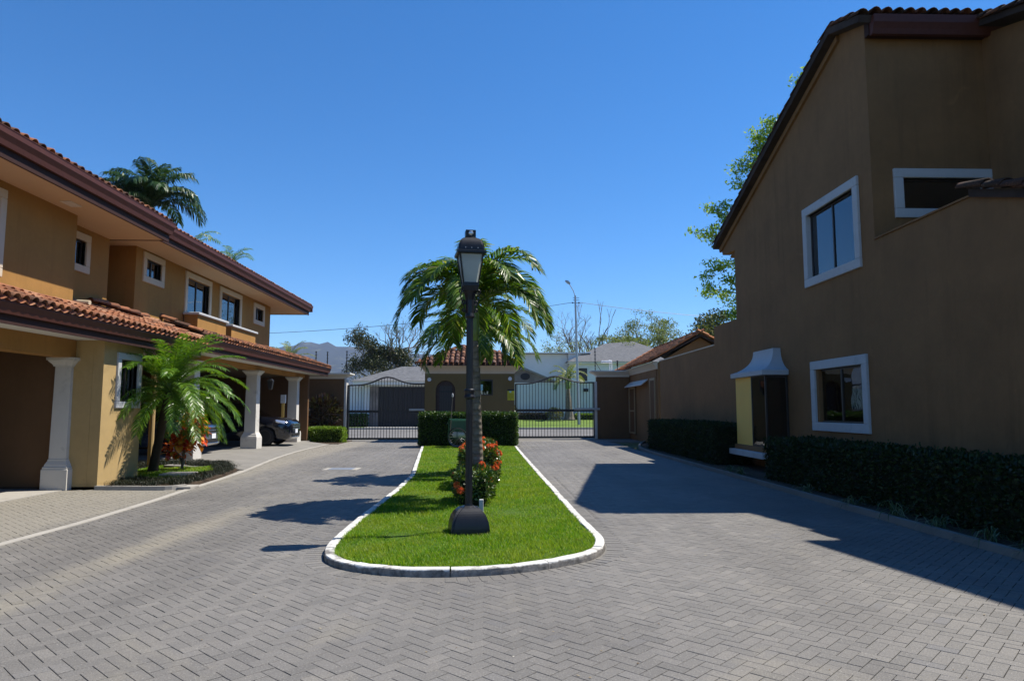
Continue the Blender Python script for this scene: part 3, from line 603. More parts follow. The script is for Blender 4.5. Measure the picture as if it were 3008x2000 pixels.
def window_x(par, X, out, y0, y1, z0, z1, fw=0.15, trim='cream', panes=2, proud=0.04, curtain=None, axis='x', sill=False):
    """window in a wall face at X (axis x) facing out=+-1; opening is inside the trim frame"""
    o = out
    def mk():
        return MB()
    def put(mb, name, mat, parent):
        if axis == 'y': mb.v = [(y, x, z) for x, y, z in mb.v]; mb.f = [f[::-1] for f in mb.f]
        return mb.build(name, mat, parent)
    a, b, c, d = y0+fw, y1-fw, z0+fw, z1-fw
    f = mk(); e = 0.012
    for q in ((y0, y1, d, z1), (y0, y1, z0, c), (y0, a, c, d), (b, y1, c, d)): f.bbox(X-o*0.09, X+o*proud, q[0], q[1], q[2], q[3], e)
    win = put(f, 'window', M[trim], par)
    s = mk(); w = 0.035; xi0, xi1 = X-o*0.10, X-o*0.06
    s.box(xi0, xi1, a, b, d-w, d); s.box(xi0, xi1, a, b, c, c+w); s.box(xi0, xi1, a, a+w, c+w, d-w); s.box(xi0, xi1, b-w, b, c+w, d-w)
    for k in range(1, panes):
        y = a+(b-a)*k/panes; s.box(xi0, xi1+o*0.004, y-w*0.6, y+w*0.6, c+w, d-w)
    put(s, 'sash', M['frame_dark'], win)
    for k in range(panes):
        ya, yb = a+(b-a)*k/panes, a+(b-a)*(k+1)/panes
        g = mk(); g.box(X-o*0.082, X-o*0.077, ya+w*0.4, yb-w*0.4, c+w*0.5, d-w*0.5); put(g, 'pane', M['glass'], win)
        if curtain and k in curtain:
            n = 26; cu = mk(); pts = [(X-o*(0.17+0.025*math.sin(i*1.9)), ya+0.02+(yb-ya-0.04)*i/n) for i in range(n+1)]
            cu.add([(p[0], p[1], c+0.02) for p in pts]+[(p[0], p[1], d-0.02) for p in pts], [(i, i+1, n+2+i, n+1+i) for i in range(n)]); put(cu, 'curtain', M['curtain'], win)
    return win
def tile_mesh(L=0.42, r0=0.095, r1=0.075, seg=6):
    V = []; F = []
    for rr in (1.0, 0.84):
        for y, r in ((0, r0), (L, r1)):
            for k in range(seg+1):
                a = R(5+170*k/seg); V.append((r*rr*math.cos(a), y, r*rr*math.sin(a)))
    n = seg+1
    for k in range(seg):
        F.append((k, k+1, n+k+1, n+k)); F.append((2*n+k, 3*n+k, 3*n+k+1, 2*n+k+1)); F.append((k, 2*n+k, 2*n+k+1, k+1))
    F.append((0, n, 3*n, 2*n)); F.append((seg, 2*n+seg, 3*n+seg, n+seg))
    return np.array(V), F
TV, TF = tile_mesh()
TILE = {k: np_mesh('roof_tile', TV, TF) for k in ('tile_orange', 'tile_dark', 'tile_black', 'tile_mixed', 'tile_bright')}
for k in TILE: TILE[k].materials.append(M[k]); TILE[k].polygons.foreach_set('use_smooth', [True]*len(TILE[k].polygons))
def frame_mat(o, u, s, n):
    m = Matrix.Identity(4)
    for i in range(3): m[i][0], m[i][1], m[i][2], m[i][3] = u[i], s[i], n[i], o[i]
    return m
def tile_field(roof, O, u, s, ncol, nrow, objs, mat, pitch=0.21, row=0.35, limit=None, skip=None, pans=True, seed=1, scale=1.0):
    """barrel tiles: O eave corner, u along the eave, s up the slope; objs(col,row) -> own object, else joined"""
    rg = random.Random(seed); u = Vector(u).normalized(); s = Vector(s).normalized(); n = u.cross(s).normalized()
    if n.z < 0: n = -n
    jv = []; jf = []; pv = []; pf = []
    for c in range(ncol):
        for r in range(nrow):
            if limit and not limit(c, r): continue
            jit = Vector((rg.gauss(0, .004), rg.gauss(0, .004), rg.gauss(0, .003)))
            p = Vector(O) + u*(pitch*(c+0.5)) + s*(row*r) + n*0.055 + jit
            s2 = (s - n*(0.04+rg.gauss(0, .012)) + u*rg.gauss(0, .018)).normalized(); u2 = u.copy() - s2*u.dot(s2); u2.normalize(); n2 = u2.cross(s2)
            if n2.z < 0: u2 = -u2; n2 = -n2
            m = frame_mat(p, u2*scale, s2*scale, n2*scale)
            if objs(c, r):
                o = bpy.data.objects.new('roof_tile', TILE[mat]); COL.objects.link(o); o.parent = roof; o.matrix_parent_inverse = roof.matrix_parent_inverse.copy() if False else Matrix.Identity(4)
                o.matrix_local = PI2(roof) @ m
            else:
                b = len(jv); jv += [tuple(m @ Vector(v)) for v in TV]; jf += [tuple(i+b for i in f) for f in TF]
        if pans and (not limit or limit(c, 0)):
            nr = max([r for r in range(nrow) if (not limit or limit(c, r))]+[0])+1
            b = len(pv)
            for r in range(nr+1):
                for k in range(5):
                    a = k/4; dz = -0.045*math.sin(math.pi*a)
                    pv.append(tuple(Vector(O)+u*(pitch*(c+1.0)+(a-0.5)*pitch)+s*(row*min(r, nr-0.0)-0.02)+n*(0.055+dz)))
            for r in range(nr):
                for k in range(4): i = b+r*5+k; pf.append((i, i+1, i+6, i+5))
    if jv: o = link('tile_field', np_mesh('tile_field', np.array(jv), jf), M[mat], roof); o['kind'] = 'stuff'
    if pv: o = link('pan_tiles', np_mesh('pan_tiles', np.array(pv), pf), M[mat], roof); o['kind'] = 'stuff'
def PI2(roof):
    """inverse of the world matrix a roof part will have (roof meshes carry world coordinates, so identity)"""
    return Matrix.Identity(4)
def ridge_row(roof, a, b, mat, n=None, seed=2, scale=1.15, asobj=True, lift=0.0, roll=0.0):
    """row of cap tiles from a (low) to b (high)"""
    rg = random.Random(seed); a, b = Vector(a), Vector(b); d = b-a; L = d.length; d.normalize(); step = 0.36; k = max(1, int(round(L/step)))
    side = d.cross(Vector((0, 0, 1))).normalized(); up = side.cross(d).normalized()
    if roll: q = Matrix.Rotation(roll, 3, d); side = q @ side; up = q @ up
    for i in range(k):
        p = a+d*(L*i/k)+up*(lift+rg.gauss(0, .004)); d2 = (d-up*0.05+side*rg.gauss(0, .02)).normalized(); s2 = (side-d2*side.dot(d2)).normalized(); u2 = s2.cross(d2)
        o = bpy.data.objects.new('roof_tile', TILE[mat]); COL.objects.link(o); o.parent = roof; o.matrix_local = frame_mat(p, s2*scale, d2*scale, u2*scale)
def gutter_x(par, x_in, out, y0, y1, z0, z1, name='gutter'):
    """ogee gutter profile along y, back at x_in, projecting out"""
    w = 0.13; h = z1-z0; o = out
    prof = [(0, z0), (o*w*0.45, z0), (o*w*0.62, z0+h*0.3), (o*w*0.95, z0+h*0.62), (o*w, z1-0.015), (o*w*1.06, z1-0.012), (o*w*1.06, z1), (o*w*0.9, z1), (o*w*0.85, z0+h*0.62), (o*w*0.4, z0+h*0.12), (0.0, z0+h*0.12)]
    return MB().prism([(x_in+p, z) for p, z in prof], y0, y1, 'y').build(name, M['gutter'], par)

def pillar(par, cx, cy, z0, ztop, hw=0.26, pl=0.34, plh=0.47, name='pillar', sy=1.0):
    prof = [(pl, z0), (pl, z0+plh-0.06), (pl-0.012, z0+plh-0.05), (pl-0.012, z0+plh-0.02), (pl-0.03, z0+plh), (pl-0.035, z0+plh+0.03), (hw+0.012, z0+plh+0.10), (hw+0.012, z0+plh+0.125), (hw, z0+plh+0.13),
            (hw-0.012, ztop-0.17), (hw+0.012, ztop-0.165), (hw+0.015, ztop-0.145), (hw+0.03, ztop-0.12), (hw+0.075, ztop-0.07), (hw+0.08, ztop-0.055), (hw+0.10, ztop-0.05), (hw+0.10, ztop)]
    return MB().rectloft([(h, h-hw*(1-sy), z) for h, z in prof], (cx, cy, 0)).build(name, M['pillar'], par)

# ------------------------------------------------------------------ left house, near
h1 = thing('town_house', 'near ochre two storey house on the left with tiled carport roof', 'house', (-9, 10, 0))
w = MB()
wall_x(w, -8.2, -8.42, 4.0, 13.58, 2.9, 5.32, [(10.15, 11.43, 3.82, 4.99)])
wall_x(w, -8.63, -8.85, 13.58, 15.52, 3.0, 5.32, [(13.95, 14.62, 4.48, 5.0)])
w.box(-8.63, -8.423, 13.38, 13.578, 2.9, 5.32)
w.box(-9.6, -8.853, 15.30, 15.52, 3.0, 5.32)
w.box(-9.6, -9.4, 15.522, 16.9, 3.0, 5.5)
w.box(-14.6, -14.4, 4.0, 16.5, 0, 5.3); w.box(-14.4, -8.43, 4.0, 4.2, 2.9, 5.32)
w.build('wall', M['ochre'], h1)
w = MB()     # ground floor block beside the near carport, with window
wall_x(w, -7.47, -7.67, 13.47, 14.95, 0, 2.81, [(14.05, 14.72, 1.64, 2.5)])
w.box(-8.34, -7.673, 13.47, 13.65, 0, 2.81); w.box(-9.25, -8.341, 13.68, 13.8, 0, 2.81); w.box(-9.25, -7.673, 14.78, 14.95, 0, 2.81)
w.box(-9.45, -9.26, 13.66, 18.4, 0, 3.1); w.box(-14.4, -9.46, 14.0, 14.2, 0, 3.1)
w.build('wall', M['ochre_stained'], h1)
w = MB(); w.box(-14.4, -8.36, 13.50, 13.64, 0, 2.599); w.box(-14.4, -8.4, 8.0, 8.2, 0, 2.599); w.box(-14.4, -14.2, 8.2, 13.5, 0, 2.599); w.build('carport_wall', M['brown_wall'], h1)  # darker brown than the house walls, painting in the carport's interior shade
MB().box(-8.34, -8.0, 3.0, 13.46, 2.47, 2.81).build('beam', M['ochre'], h1)
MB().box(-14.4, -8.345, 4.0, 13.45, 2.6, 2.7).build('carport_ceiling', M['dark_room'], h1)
pillar(h1, -8.18, 13.48, 0.0, 2.47, 0.16, 0.24, 0.44, sy=0.62)
pillar(h1, -8.18, 7.6, 0.0, 2.47, 0.16, 0.24, 0.44)
window_x(h1, -7.47, 1, 13.92, 14.85, 1.52, 2.62, 0.13, 'white_trim', 2)
window_x(h1, -8.2, 1, 10.0, 11.58, 3.67, 5.14, 0.15, 'cream', 2)
window_x(h1, -8.63, 1, 13.8, 14.77, 4.33, 5.15, 0.15, 'cream', 2)
# upper eave
MB().box(-8.9, -7.40, 3.0, 15.56, 5.28, 5.33).build('soffit', M['soffit'], h1)
MB().box(-7.40, -7.36, 3.0, 15.6, 5.24, 5.58).build('fascia', M['fascia'], h1)
MB().box(-9.4, -7.40, 15.561, 15.6, 5.27, 5.62).build('fascia', M['fascia'], h1)
gutter_x(h1, -7.36, 1, 3.0, 15.62, 5.40, 5.66)
roof = MB().prism([(-7.3, 5.60), (-14.9, 8.1), (-14.9, 8.0), (-7.42, 5.52)], 2.6, 15.66, 'y').build('roof', M['mortar'], h1)
tile_field(roof, (-7.27, 9.0, 5.585), (0, 1, 0), (-1, 0, 0.329), 31, 6, lambda c, r: r < 1 and c > 2, 'tile_dark', seed=11)
tile_field(roof, (-7.27, 2.7, 5.585), (0, 1, 0), (-1, 0, 0.329), 30, 2, lambda c, r: False, 'tile_dark', seed=12)
# lower (carport) eave
MB().box(-8.9, -7.27, 3.0, 17.2, 2.812, 2.85).build('soffit', M['soffit_grey'], h1)
MB().box(-7.27, -7.23, 3.0, 17.25, 2.76, 3.06).build('fascia', M['fascia'], h1)
MB().box(-9.0, -7.27, 17.21, 17.25, 2.77, 3.06).build('fascia', M['fascia'], h1)
gutter_x(h1, -7.23, 1, 3.0, 17.27, 2.90, 3.14)
roof = MB().prism([(-7.18, 3.08), (-9.4, 3.875), (-9.4, 3.78), (-7.27, 3.02)], 2.6, 17.3, 'y').build('roof', M['mortar'], h1)
tile_field(roof, (-7.10, 9.0, 3.07), (0, 1, 0), (-1, 0, 0.358), 39, 5, lambda c, r: r < 4 and c > 2, 'tile_orange', seed=13, limit=lambda c, r: r < 3 or c > 21)
tile_field(roof, (-7.10, 2.7, 3.07), (0, 1, 0), (-1, 0, 0.358), 30, 3, lambda c, r: False, 'tile_orange', seed=14)
ridge_row(roof, (-7.2, 17.2, 3.2), (-9.3, 17.1, 3.95), 'tile_orange', seed=4)
ridge_row(roof, (-8.35, 16.75, 3.68), (-8.55, 14.9, 3.78), 'tile_orange', seed=5)
# small things on the near house
tag(MB().tube([(-8.4, 13.9, 3.62), (-8.05, 13.9, 3.60)], 0.05, 10).build('vent_pipe', M['ceramic']), 'short pale vent pipe sticking out above the near carport roof', 'pipe')
MB().tube([(-9.15, 16.2, 5.3), (-9.15, 16.2, 3.7)], 0.05, 10).build('downpipe', M['brown_wall'], h1)
MB().tube([(-8.5, 17.6, 2.8), (-8.5, 17.6, 0.03)], 0.065, 12).build('downpipe', M['ochre_stained'], h1)
for y in (12.6,): MB().box(-7.95, -7.75, y, y+0.35, 5.268, 5.279).build('soffit_vent', M['soffit_grey'], h1)

# ------------------------------------------------------------------ left house, far
h2 = thing('town_house', 'far ochre house on the left with planter balconies above its carport', 'house', (-10, 24, 0.1))
B = -8.68
w = MB()
wall_x(w, B, B-0.22, 16.78, 26.5, 3.0, 5.47, [(17.26, 18.04, 4.79, 5.22), (19.6, 21.1, 3.8, 5.2), (22.05, 23.65, 3.8, 5.2), (25.16, 26.0, 4.72, 5.16)])
w.box(-14.2, B-0.223, 16.78, 17.0, 3.0, 5.47); w.box(-8.9, -8.7, 26.503, 26.95, 3.0, 5.47); w.box(-14.2, -8.903, 26.75, 26.95, 3.0, 5.47); w.box(-14.4, -14.2, 16.6, 27, 0.1, 5.47)
w.build('wall', M['ochre'], h2)
w = MB(); w.box(-8.80, -8.46, 18.45, 31.9, 2.875, 3.04); w.build('beam', M['ochre'], h2)
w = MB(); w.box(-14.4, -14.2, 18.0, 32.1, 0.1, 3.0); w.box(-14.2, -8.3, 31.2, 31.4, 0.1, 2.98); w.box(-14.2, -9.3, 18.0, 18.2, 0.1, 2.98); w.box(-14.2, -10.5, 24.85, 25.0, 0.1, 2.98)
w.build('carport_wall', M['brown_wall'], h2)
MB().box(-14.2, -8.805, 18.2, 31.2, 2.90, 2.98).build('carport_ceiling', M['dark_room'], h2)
for y in (19.75, 24.9, 29.95): pillar(h2, -8.64, y+0.25, 0.10, 2.87, 0.195, 0.28, 0.47)
window_x(h2, B, 1, 17.1, 18.2, 4.63, 5.38, 0.16, 'cream', 2)
window_x(h2, B, 1, 19.45, 21.25, 3.65, 5.36, 0.15, 'cream', 2)
window_x(h2, B, 1, 21.9, 23.8, 3.65, 5.36, 0.15, 'cream', 2)
window_x(h2, B, 1, 25.0, 26.16, 4.56, 5.32, 0.16, 'cream', 2)
for a, b, zt in ((19.45, 21.5, 4.11), (21.95, 24.15, 4.07)):
    bal = MB().box(-8.679, -8.28, a, b, 3.45, zt).build('planter_balcony', M['ochre'], h2)
    m = MB(); m.bbox(-8.675, -8.21, a-0.07, b+0.07, zt+0.002, zt+0.075, 0.02); m.build('coping', M['white_trim'], bal)
MB().box(-9.4, -7.82, 15.65, 29.0, 5.43, 5.48).build('soffit', M['soffit'], h2)
f = MB(); f.box(-7.82, -7.78, 15.62, 29.06, 5.39, 5.73); f.build('fascia', M['fascia'], h2)
MB().box(-14.5, -7.82, 29.02, 29.06, 5.41, 5.72).build('fascia', M['fascia'], h2)
MB().box(-14.5, -9.41, 26.96, 29.0, 5.44, 5.49).build('soffit', M['soffit'], h2)
gutter_x(h2, -7.78, 1, 15.64, 29.2, 5.54, 5.80)
gm = MB().box(-14.5, -7.66, 29.065, 29.18, 5.54, 5.79).build('gutter', M['gutter'], h2)
rf = MB()
rf.add([(-7.72, 15.6, 5.74), (-7.72, 29.14, 5.74), (-12.0, 24.9, 7.15), (-12.0, 15.6, 7.15), (-14.6, 29.14, 5.74), (-14.6, 15.6, 6.3), (-7.82, 15.6, 5.66), (-7.82, 29.04, 5.66), (-14.6, 29.04, 5.66), (-14.6, 15.6, 5.66)],
       [(0, 1, 2, 3), (1, 4, 2), (3, 2, 4, 5), (6, 9, 8, 7), (0, 6, 7, 1), (1, 7, 8, 4)])
roof = rf.build('roof', M['mortar'], h2)
tile_field(roof, (-7.70, 16.3, 5.715), (0, 1, 0), (-1, 0, 0.329), 61, 6, lambda c, r: r < 1, 'tile_dark', seed=15, limit=lambda c, r: c < 61-r*1.7)
# lower eave of the far house
MB().box(-8.66, -7.72, 18.25, 32.2, 3.045, 3.08).build('soffit', M['soffit_grey'], h2)
MB().box(-7.72, -7.68, 18.2, 32.25, 3.0, 3.32).build('fascia', M['fascia'], h2)
MB().box(-11, -7.72, 32.21, 32.25, 3.02, 3.32).build('fascia', M['fascia'], h2)
gutter_x(h2, -7.68, 1, 18.15, 32.3, 3.15, 3.41)
roof = MB().prism([(-7.62, 3.36), (-9.2, 3.93), (-9.2, 3.82), (-7.72, 3.3)], 18.1, 32.3, 'y').build('roof', M['mortar'], h2)
tile_field(roof, (-7.55, 18.3, 3.345), (0, 1, 0), (-1, 0, 0.36), 66, 4, lambda c, r: r < 3, 'tile_dark', seed=16)
ridge_row(roof, (-7.65, 18.3, 3.48), (-9.0, 18.15, 4.0), 'tile_dark', seed=6)
# utility box and lit conduit by the last pillar, carport wall lantern
ub = thing('meter_box', 'white meter box on a yellow post beside the last carport pillar', 'meter box', (-9.2, 29.4, 0.1))
MB().bbox(-8.98, -8.78, 29.5, 29.62, 1.75, 2.1, 0.01).build('box', M['white_metal'], ub); MB().box(-8.93, -8.83, 29.5, 29.6, 0.1, 1.75).build('post', M['panel'], ub)
lt = thing('wall_lantern', 'black scroll lantern hanging on the middle carport pillar', 'lantern', (-8.24, 25.0, 2.3))
m = MB(); m.tube([(-8.25, 25.0, 2.62), (-8.05, 25.0, 2.66), (-7.98, 25.0, 2.58)], 0.012, 6); m.build('bracket', M['black_iron'], lt)
m = MB(); m.sqloft([(0.04, 2.58), (0.10, 2.5), (0.09, 2.49), (0.06, 2.22), (0.03, 2.18)], (-7.98, 25.0, 0)); m.build('lamp_body', M['black_iron'], lt)

# ------------------------------------------------------------------ right house
h3 = thing('town_house', 'big shaded ochre house on the right with a steep tiled gable', 'house', (8, 14, 0))
X0 = 6.8
w = MB()
wall_x(w, X0, X0+0.22, 12.1, 19.33, 0, 6.0, [(12.72, 14.71, 4.30, 5.68), (12.70, 14.51, 1.23, 2.325), (16.5, 17.9, 0.6, 2.2)])
w.prism([(12.1, 6.001), (19.33, 6.001), (20.35, 6.08), (20.5, 6.38), (13.0, 8.95), (12.1, 8.62)], X0+0.001, X0+0.22, 'x')
w.prism([(2.0, 0), (12.098, 0), (12.098, 4.52), (9.55, 4.52), (9.5, 4.58), (2.0, 2.2)], X0, X0+0.2, 'x')
wall_y(w, 12.1, 12.32, X0+0.222, 9.2, 3.4, 8.6, [(7.35, 8.85, 5.08, 5.66)])
w.prism([(12.098, 3.4), (12.098, 8.40), (9.72, 7.7), (9.7, 8.75), (3.0, 7.1), (3.0, 3.4)], 9.0, 9.2, 'x')
w.box(X0+0.222, 14, 19.12, 19.33, 0, 6.0); w.box(13.8, 14, 3, 19.1, 0, 6.0); w.box(X0+0.222, 13.8, 19.34, 20.3, 5.98, 6.06)
w.box(X0+0.202, 9.0, 9.4, 12.09, 3.3, 3.4)
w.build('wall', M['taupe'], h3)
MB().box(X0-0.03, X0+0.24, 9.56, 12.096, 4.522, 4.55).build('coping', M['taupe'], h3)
window_x(h3, X0, -1, 12.55, 14.88, 4.12, 5.86, 0.18, 'white_trim', 2, 0.05, curtain=(0,))
window_x(h3, X0, -1, 12.52, 14.79, 1.05, 2.505, 0.18, 'white_trim', 2, 0.05)
window_x(h3, 12.1, -1, 7.19, 9.0, 4.92, 5.83, 0.17, 'white_trim', 1, 0.05, axis='y')
# main roof: ridge along x at y=13.0
rf = MB()
rf.prism([(13.0, 9.02), (20.62, 6.42), (20.55, 6.30), (13.0, 8.88), (11.9, 8.50), (11.86, 8.62)], 6.58, 14.2, 'x')
roof = rf.build('roof', M['mortar'], h3)
rf = MB(); rf.prism([(12.0, 8.58), (9.72, 7.88), (9.72, 7.76), (12.0, 8.46)], 8.75, 14.2, 'x'); rf.prism([(9.71, 8.92), (2.8, 7.22), (2.8, 7.1), (9.71, 8.8)], 8.75, 14.2, 'x'); rf.build('roof', M['mortar'], h3)
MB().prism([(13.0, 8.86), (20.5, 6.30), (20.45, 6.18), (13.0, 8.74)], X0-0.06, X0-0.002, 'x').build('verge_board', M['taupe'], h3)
sf = Vector((0, -7.62, 2.6)).normalized()
ridge_row(roof, (6.66, 20.6, 6.43), (6.66, 13.05, 9.02), 'tile_black', seed=21, scale=1.2, roll=0.0)
ridge_row(roof, (6.66, 11.86, 8.62), (6.66, 12.95, 9.02), 'tile_black', seed=22, scale=1.2)
ridge_row(roof, (8.8, 9.8, 7.9), (8.8, 12.0, 8.6), 'tile_black', seed=23, scale=1.2)
tile_field(roof, (6.78, 11.84, 8.60), (1, 0, 0), (0, 1, 0.35), 12, 3, lambda c, r: r < 1, 'tile_black', seed=24)
tile_field(roof, (6.78, 20.66, 6.42), (1, 0, 0), (0, -1, 0.341), 12, 22, lambda c, r: False, 'tile_dark', seed=25)
g = MB(); prof = [(11.95, 8.27), (11.87, 8.27), (11.84, 8.36), (11.79, 8.46), (11.78, 8.60), (11.95, 8.60)]
g.prism(prof, 6.82, 9.2, 'x'); g.build('gutter', M['gutter'], h3)
MB().box(6.8, 9.2, 11.955, 12.097, 8.30, 8.58).build('fascia', M['fascia'], h3)
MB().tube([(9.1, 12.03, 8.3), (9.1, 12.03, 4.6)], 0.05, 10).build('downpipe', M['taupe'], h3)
# lean-to roof over the near single storey part
roof = MB().prism([(9.5, 4.62), (2.0, 2.22), (2.0, 2.12), (9.5, 4.5)], 6.72, 9.0, 'x').build('roof', M['mortar'], h3)
ridge_row(roof, (6.74, 5.9, 3.50), (6.74, 9.5, 4.64), 'tile_black', seed=26, scale=1.3)
ridge_row(roof, (6.95, 5.9, 3.50), (6.95, 9.5, 4.64), 'tile_dark', seed=27, scale=1.15)
tile_field(roof, (7.1, 2.2, 2.25), (1, 0, 0), (0, 1, 0.32), 9, 20, lambda c, r: False, 'tile_dark', seed=28)
# bay window with flared hood
bay = MB(); bay.bbox(6.16, 6.79, 15.95, 18.12, 2.29, 2.41, 0.012); bay.build('bay_hood', M['white_trim'], h3)
secs = []
for k in range(9):
    t = k/8; q = 1-(1-t)**0.5 if False else t
    x = 6.19+(6.62-6.19)*(1-(1-t)**2.2); i = 0.42*(1-(1-t)**2.2); z = 2.41+0.54*t**1.25
    secs.append([(x, 15.98+i, z), (6.798, 15.98+i, z), (6.798, 18.1-i, z), (x, 18.1-i, z)])
MB().loft(secs).build('bay_hood', M['white_trim'], h3)
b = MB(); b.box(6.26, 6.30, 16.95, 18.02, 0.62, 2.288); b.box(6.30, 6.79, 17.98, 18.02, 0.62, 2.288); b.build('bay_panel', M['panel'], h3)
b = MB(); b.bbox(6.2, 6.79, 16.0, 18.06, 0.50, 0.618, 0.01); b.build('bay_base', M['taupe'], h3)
b = MB(); b.bbox(6.08, 6.79, 15.9, 18.15, 0.36, 0.498, 0.012); b.build('bay_sill', M['white_trim'], h3)
b = MB(); b.box(6.26, 6.30, 16.04, 16.08, 0.62, 2.288); b.box(6.26, 6.3, 16.91, 16.948, 0.62, 2.288); b.box(6.26, 6.30, 16.08, 16.91, 0.62, 0.66); b.box(6.3, 6.79, 16.04, 16.075, 0.62, 0.66); b.box(6.3, 6.79, 16.04, 16.075, 2.24, 2.287); b.box(6.75, 6.79, 16.04, 16.08, 0.66, 2.24); b.build('bay_frame', M['frame_dark'], h3)
MB().box(6.275, 6.281, 16.08, 16.91, 0.66, 2.288).build('pane', M['glass'], h3); MB().box(6.3, 6.75, 16.055, 16.061, 0.66, 2.24).build('pane', M['glass'], h3)

# garden wall running on to the gate
gw = thing('garden_wall', 'shaded ochre garden wall between the right house and the gate', 'wall', (6.9, 24, 0))
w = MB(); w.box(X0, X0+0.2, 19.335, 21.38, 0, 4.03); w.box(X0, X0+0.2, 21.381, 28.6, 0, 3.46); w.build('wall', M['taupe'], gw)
MB().box(X0-0.02, X0+0.22, 21.385, 28.62, 3.462, 3.50).build('coping', M['cream'], gw)
# utility annex with tiled gable roof
an = thing('utility_building', 'small annex with an orange tiled gable roof beside the right gate', 'building', (8.7, 33, 0))
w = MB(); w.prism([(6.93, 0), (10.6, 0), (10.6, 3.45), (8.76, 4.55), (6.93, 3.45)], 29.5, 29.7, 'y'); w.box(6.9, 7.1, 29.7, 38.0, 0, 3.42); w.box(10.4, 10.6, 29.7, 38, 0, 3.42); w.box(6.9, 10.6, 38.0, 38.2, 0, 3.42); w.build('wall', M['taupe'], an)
c = MB(); c.prism([(6.898, 3.2), (6.86, 3.2), (6.83, 3.28), (6.74, 3.4), (6.70, 3.42), (6.70, 3.5), (6.898, 3.5)], 29.42, 38.1, 'y'); c.build('cornice', M['cream'], an)
roof = MB().add([(6.62, 29.3, 3.5), (8.76, 29.3, 4.7), (10.9, 29.3, 3.5), (6.62, 38.3, 3.5), (8.76, 38.3, 4.7), (10.9, 38.3, 3.5), (8.76, 29.3, 4.58), (8.76, 38.3, 4.58)], [(0, 1, 4, 3), (1, 2, 5, 4), (0, 3, 7, 6), (6, 7, 5, 2), (0, 6, 1), (1, 6, 2), (3, 4, 7), (4, 5, 7)]).build('roof', M['mortar'], an)
tile_field(roof, (6.60, 29.45, 3.50), (0, 1, 0), (1, 0, 0.561), 36, 7, lambda c, r: c < 30, 'tile_bright', pitch=0.24, seed=31)
ridge_row(roof, (6.6, 29.36, 3.56), (8.76, 29.36, 4.77), 'tile_bright', seed=32, scale=1.25)
ridge_row(roof, (10.9, 29.36, 3.56), (8.76, 29.36, 4.77), 'tile_bright', seed=33, scale=1.25)
ridge_row(roof, (8.76, 29.4, 4.76), (8.76, 38.2, 4.77), 'tile_dark', seed=34, scale=1.3)
# steel cabinet doors, hood and narrow door on the annex
cb = MB(); cb.box(6.82, 6.86, 34.0, 36.8, 0.27, 2.6)
d = MB().box(6.84, 6.897, 34.0, 36.8, 0.25, 2.6).build('cabinet_backing', M['brown_wall'], an)
for a, b in ((34.02, 35.38), (35.42, 36.78)):
    fr = MB()
    for q in ((a, b, 2.5, 2.58), (a, b, 0.3, 0.38), (a, a+0.07, 0.38, 2.5), (b-0.07, b, 0.38, 2.5), (a+0.07, b-0.07, 1.38, 1.45)): fr.box(6.80, 6.838, *q)
    fr.build('cabinet_door', M['tan_metal'], an)
MB().prism([(6.6, 2.62), (6.898, 2.86), (6.898, 2.80), (6.6, 2.58)], 31.4, 36.9, 'y').build('door_hood', M['soffit_grey'], an)
MB().box(6.86, 6.897, 29.95, 30.75, 0.06, 2.75).build('door', M['brown_wall'], an)
fr = MB(); fr.box(6.85, 6.896, 29.86, 29.948, 0.06, 2.85); fr.box(6.85, 6.896, 30.752, 30.84, 0.06, 2.85); fr.box(6.85, 6.896, 29.948, 30.752, 2.752, 2.85); fr.build('door_frame', M['tan_metal'], an)

# ------------------------------------------------------------------ gate walls, gates
def cornice_wall(name, label, x0, x1, y0, y1, h, top, flare, ends):
    t = thing(name, label, 'wall', ((x0+x1)/2, (y0+y1)/2, 0))
    MB().box(x0, x1, y0, y1, 0, h).build('wall', M['brown_wall'], t)
    secs = []
    for k in range(8):
        a = k/7; e = flare*(1-math.cos(a*math.pi/2)); z = h+0.001+(top-0.06-h)*a
        secs.append([(x0-e*ends[0], y0-e, z), (x1+e*ends[1], y0-e, z), (x1+e*ends[1], y1+e, z), (x0-e*ends[0], y1+e, z)])
    e = flare+0.03
    for z in (top-0.058, top): secs.append([(x0-e*ends[0], y0-e, z), (x1+e*ends[1], y0-e, z), (x1+e*ends[1], y1+e, z), (x0-e*ends[0], y1+e, z)])
    MB().loft(secs).build('cornice', M['soffit_grey'], t); return t
gl = cornice_wall('gate_wall', 'brown gate pier with moulded cornice left of the left gate', -9.6, -7.2, 33.5, 34.0, 2.94, 3.21, 0.3, (0, 1))
MB().box(-7.198, -7.10, 33.52, 33.98, 0, 2.93).build('gate_stop', M['pillar'], gl)
gr = cornice_wall('gate_wall', 'brown gate pier with moulded cornice right of the right gate', 5.2, 6.86, 35.5, 36.0, 3.14, 3.45, 0.3, (1, 0))
MB().box(5.08, 5.198, 35.52, 35.98, 0, 2.9).build('gate_stop', M['pillar'], gr)
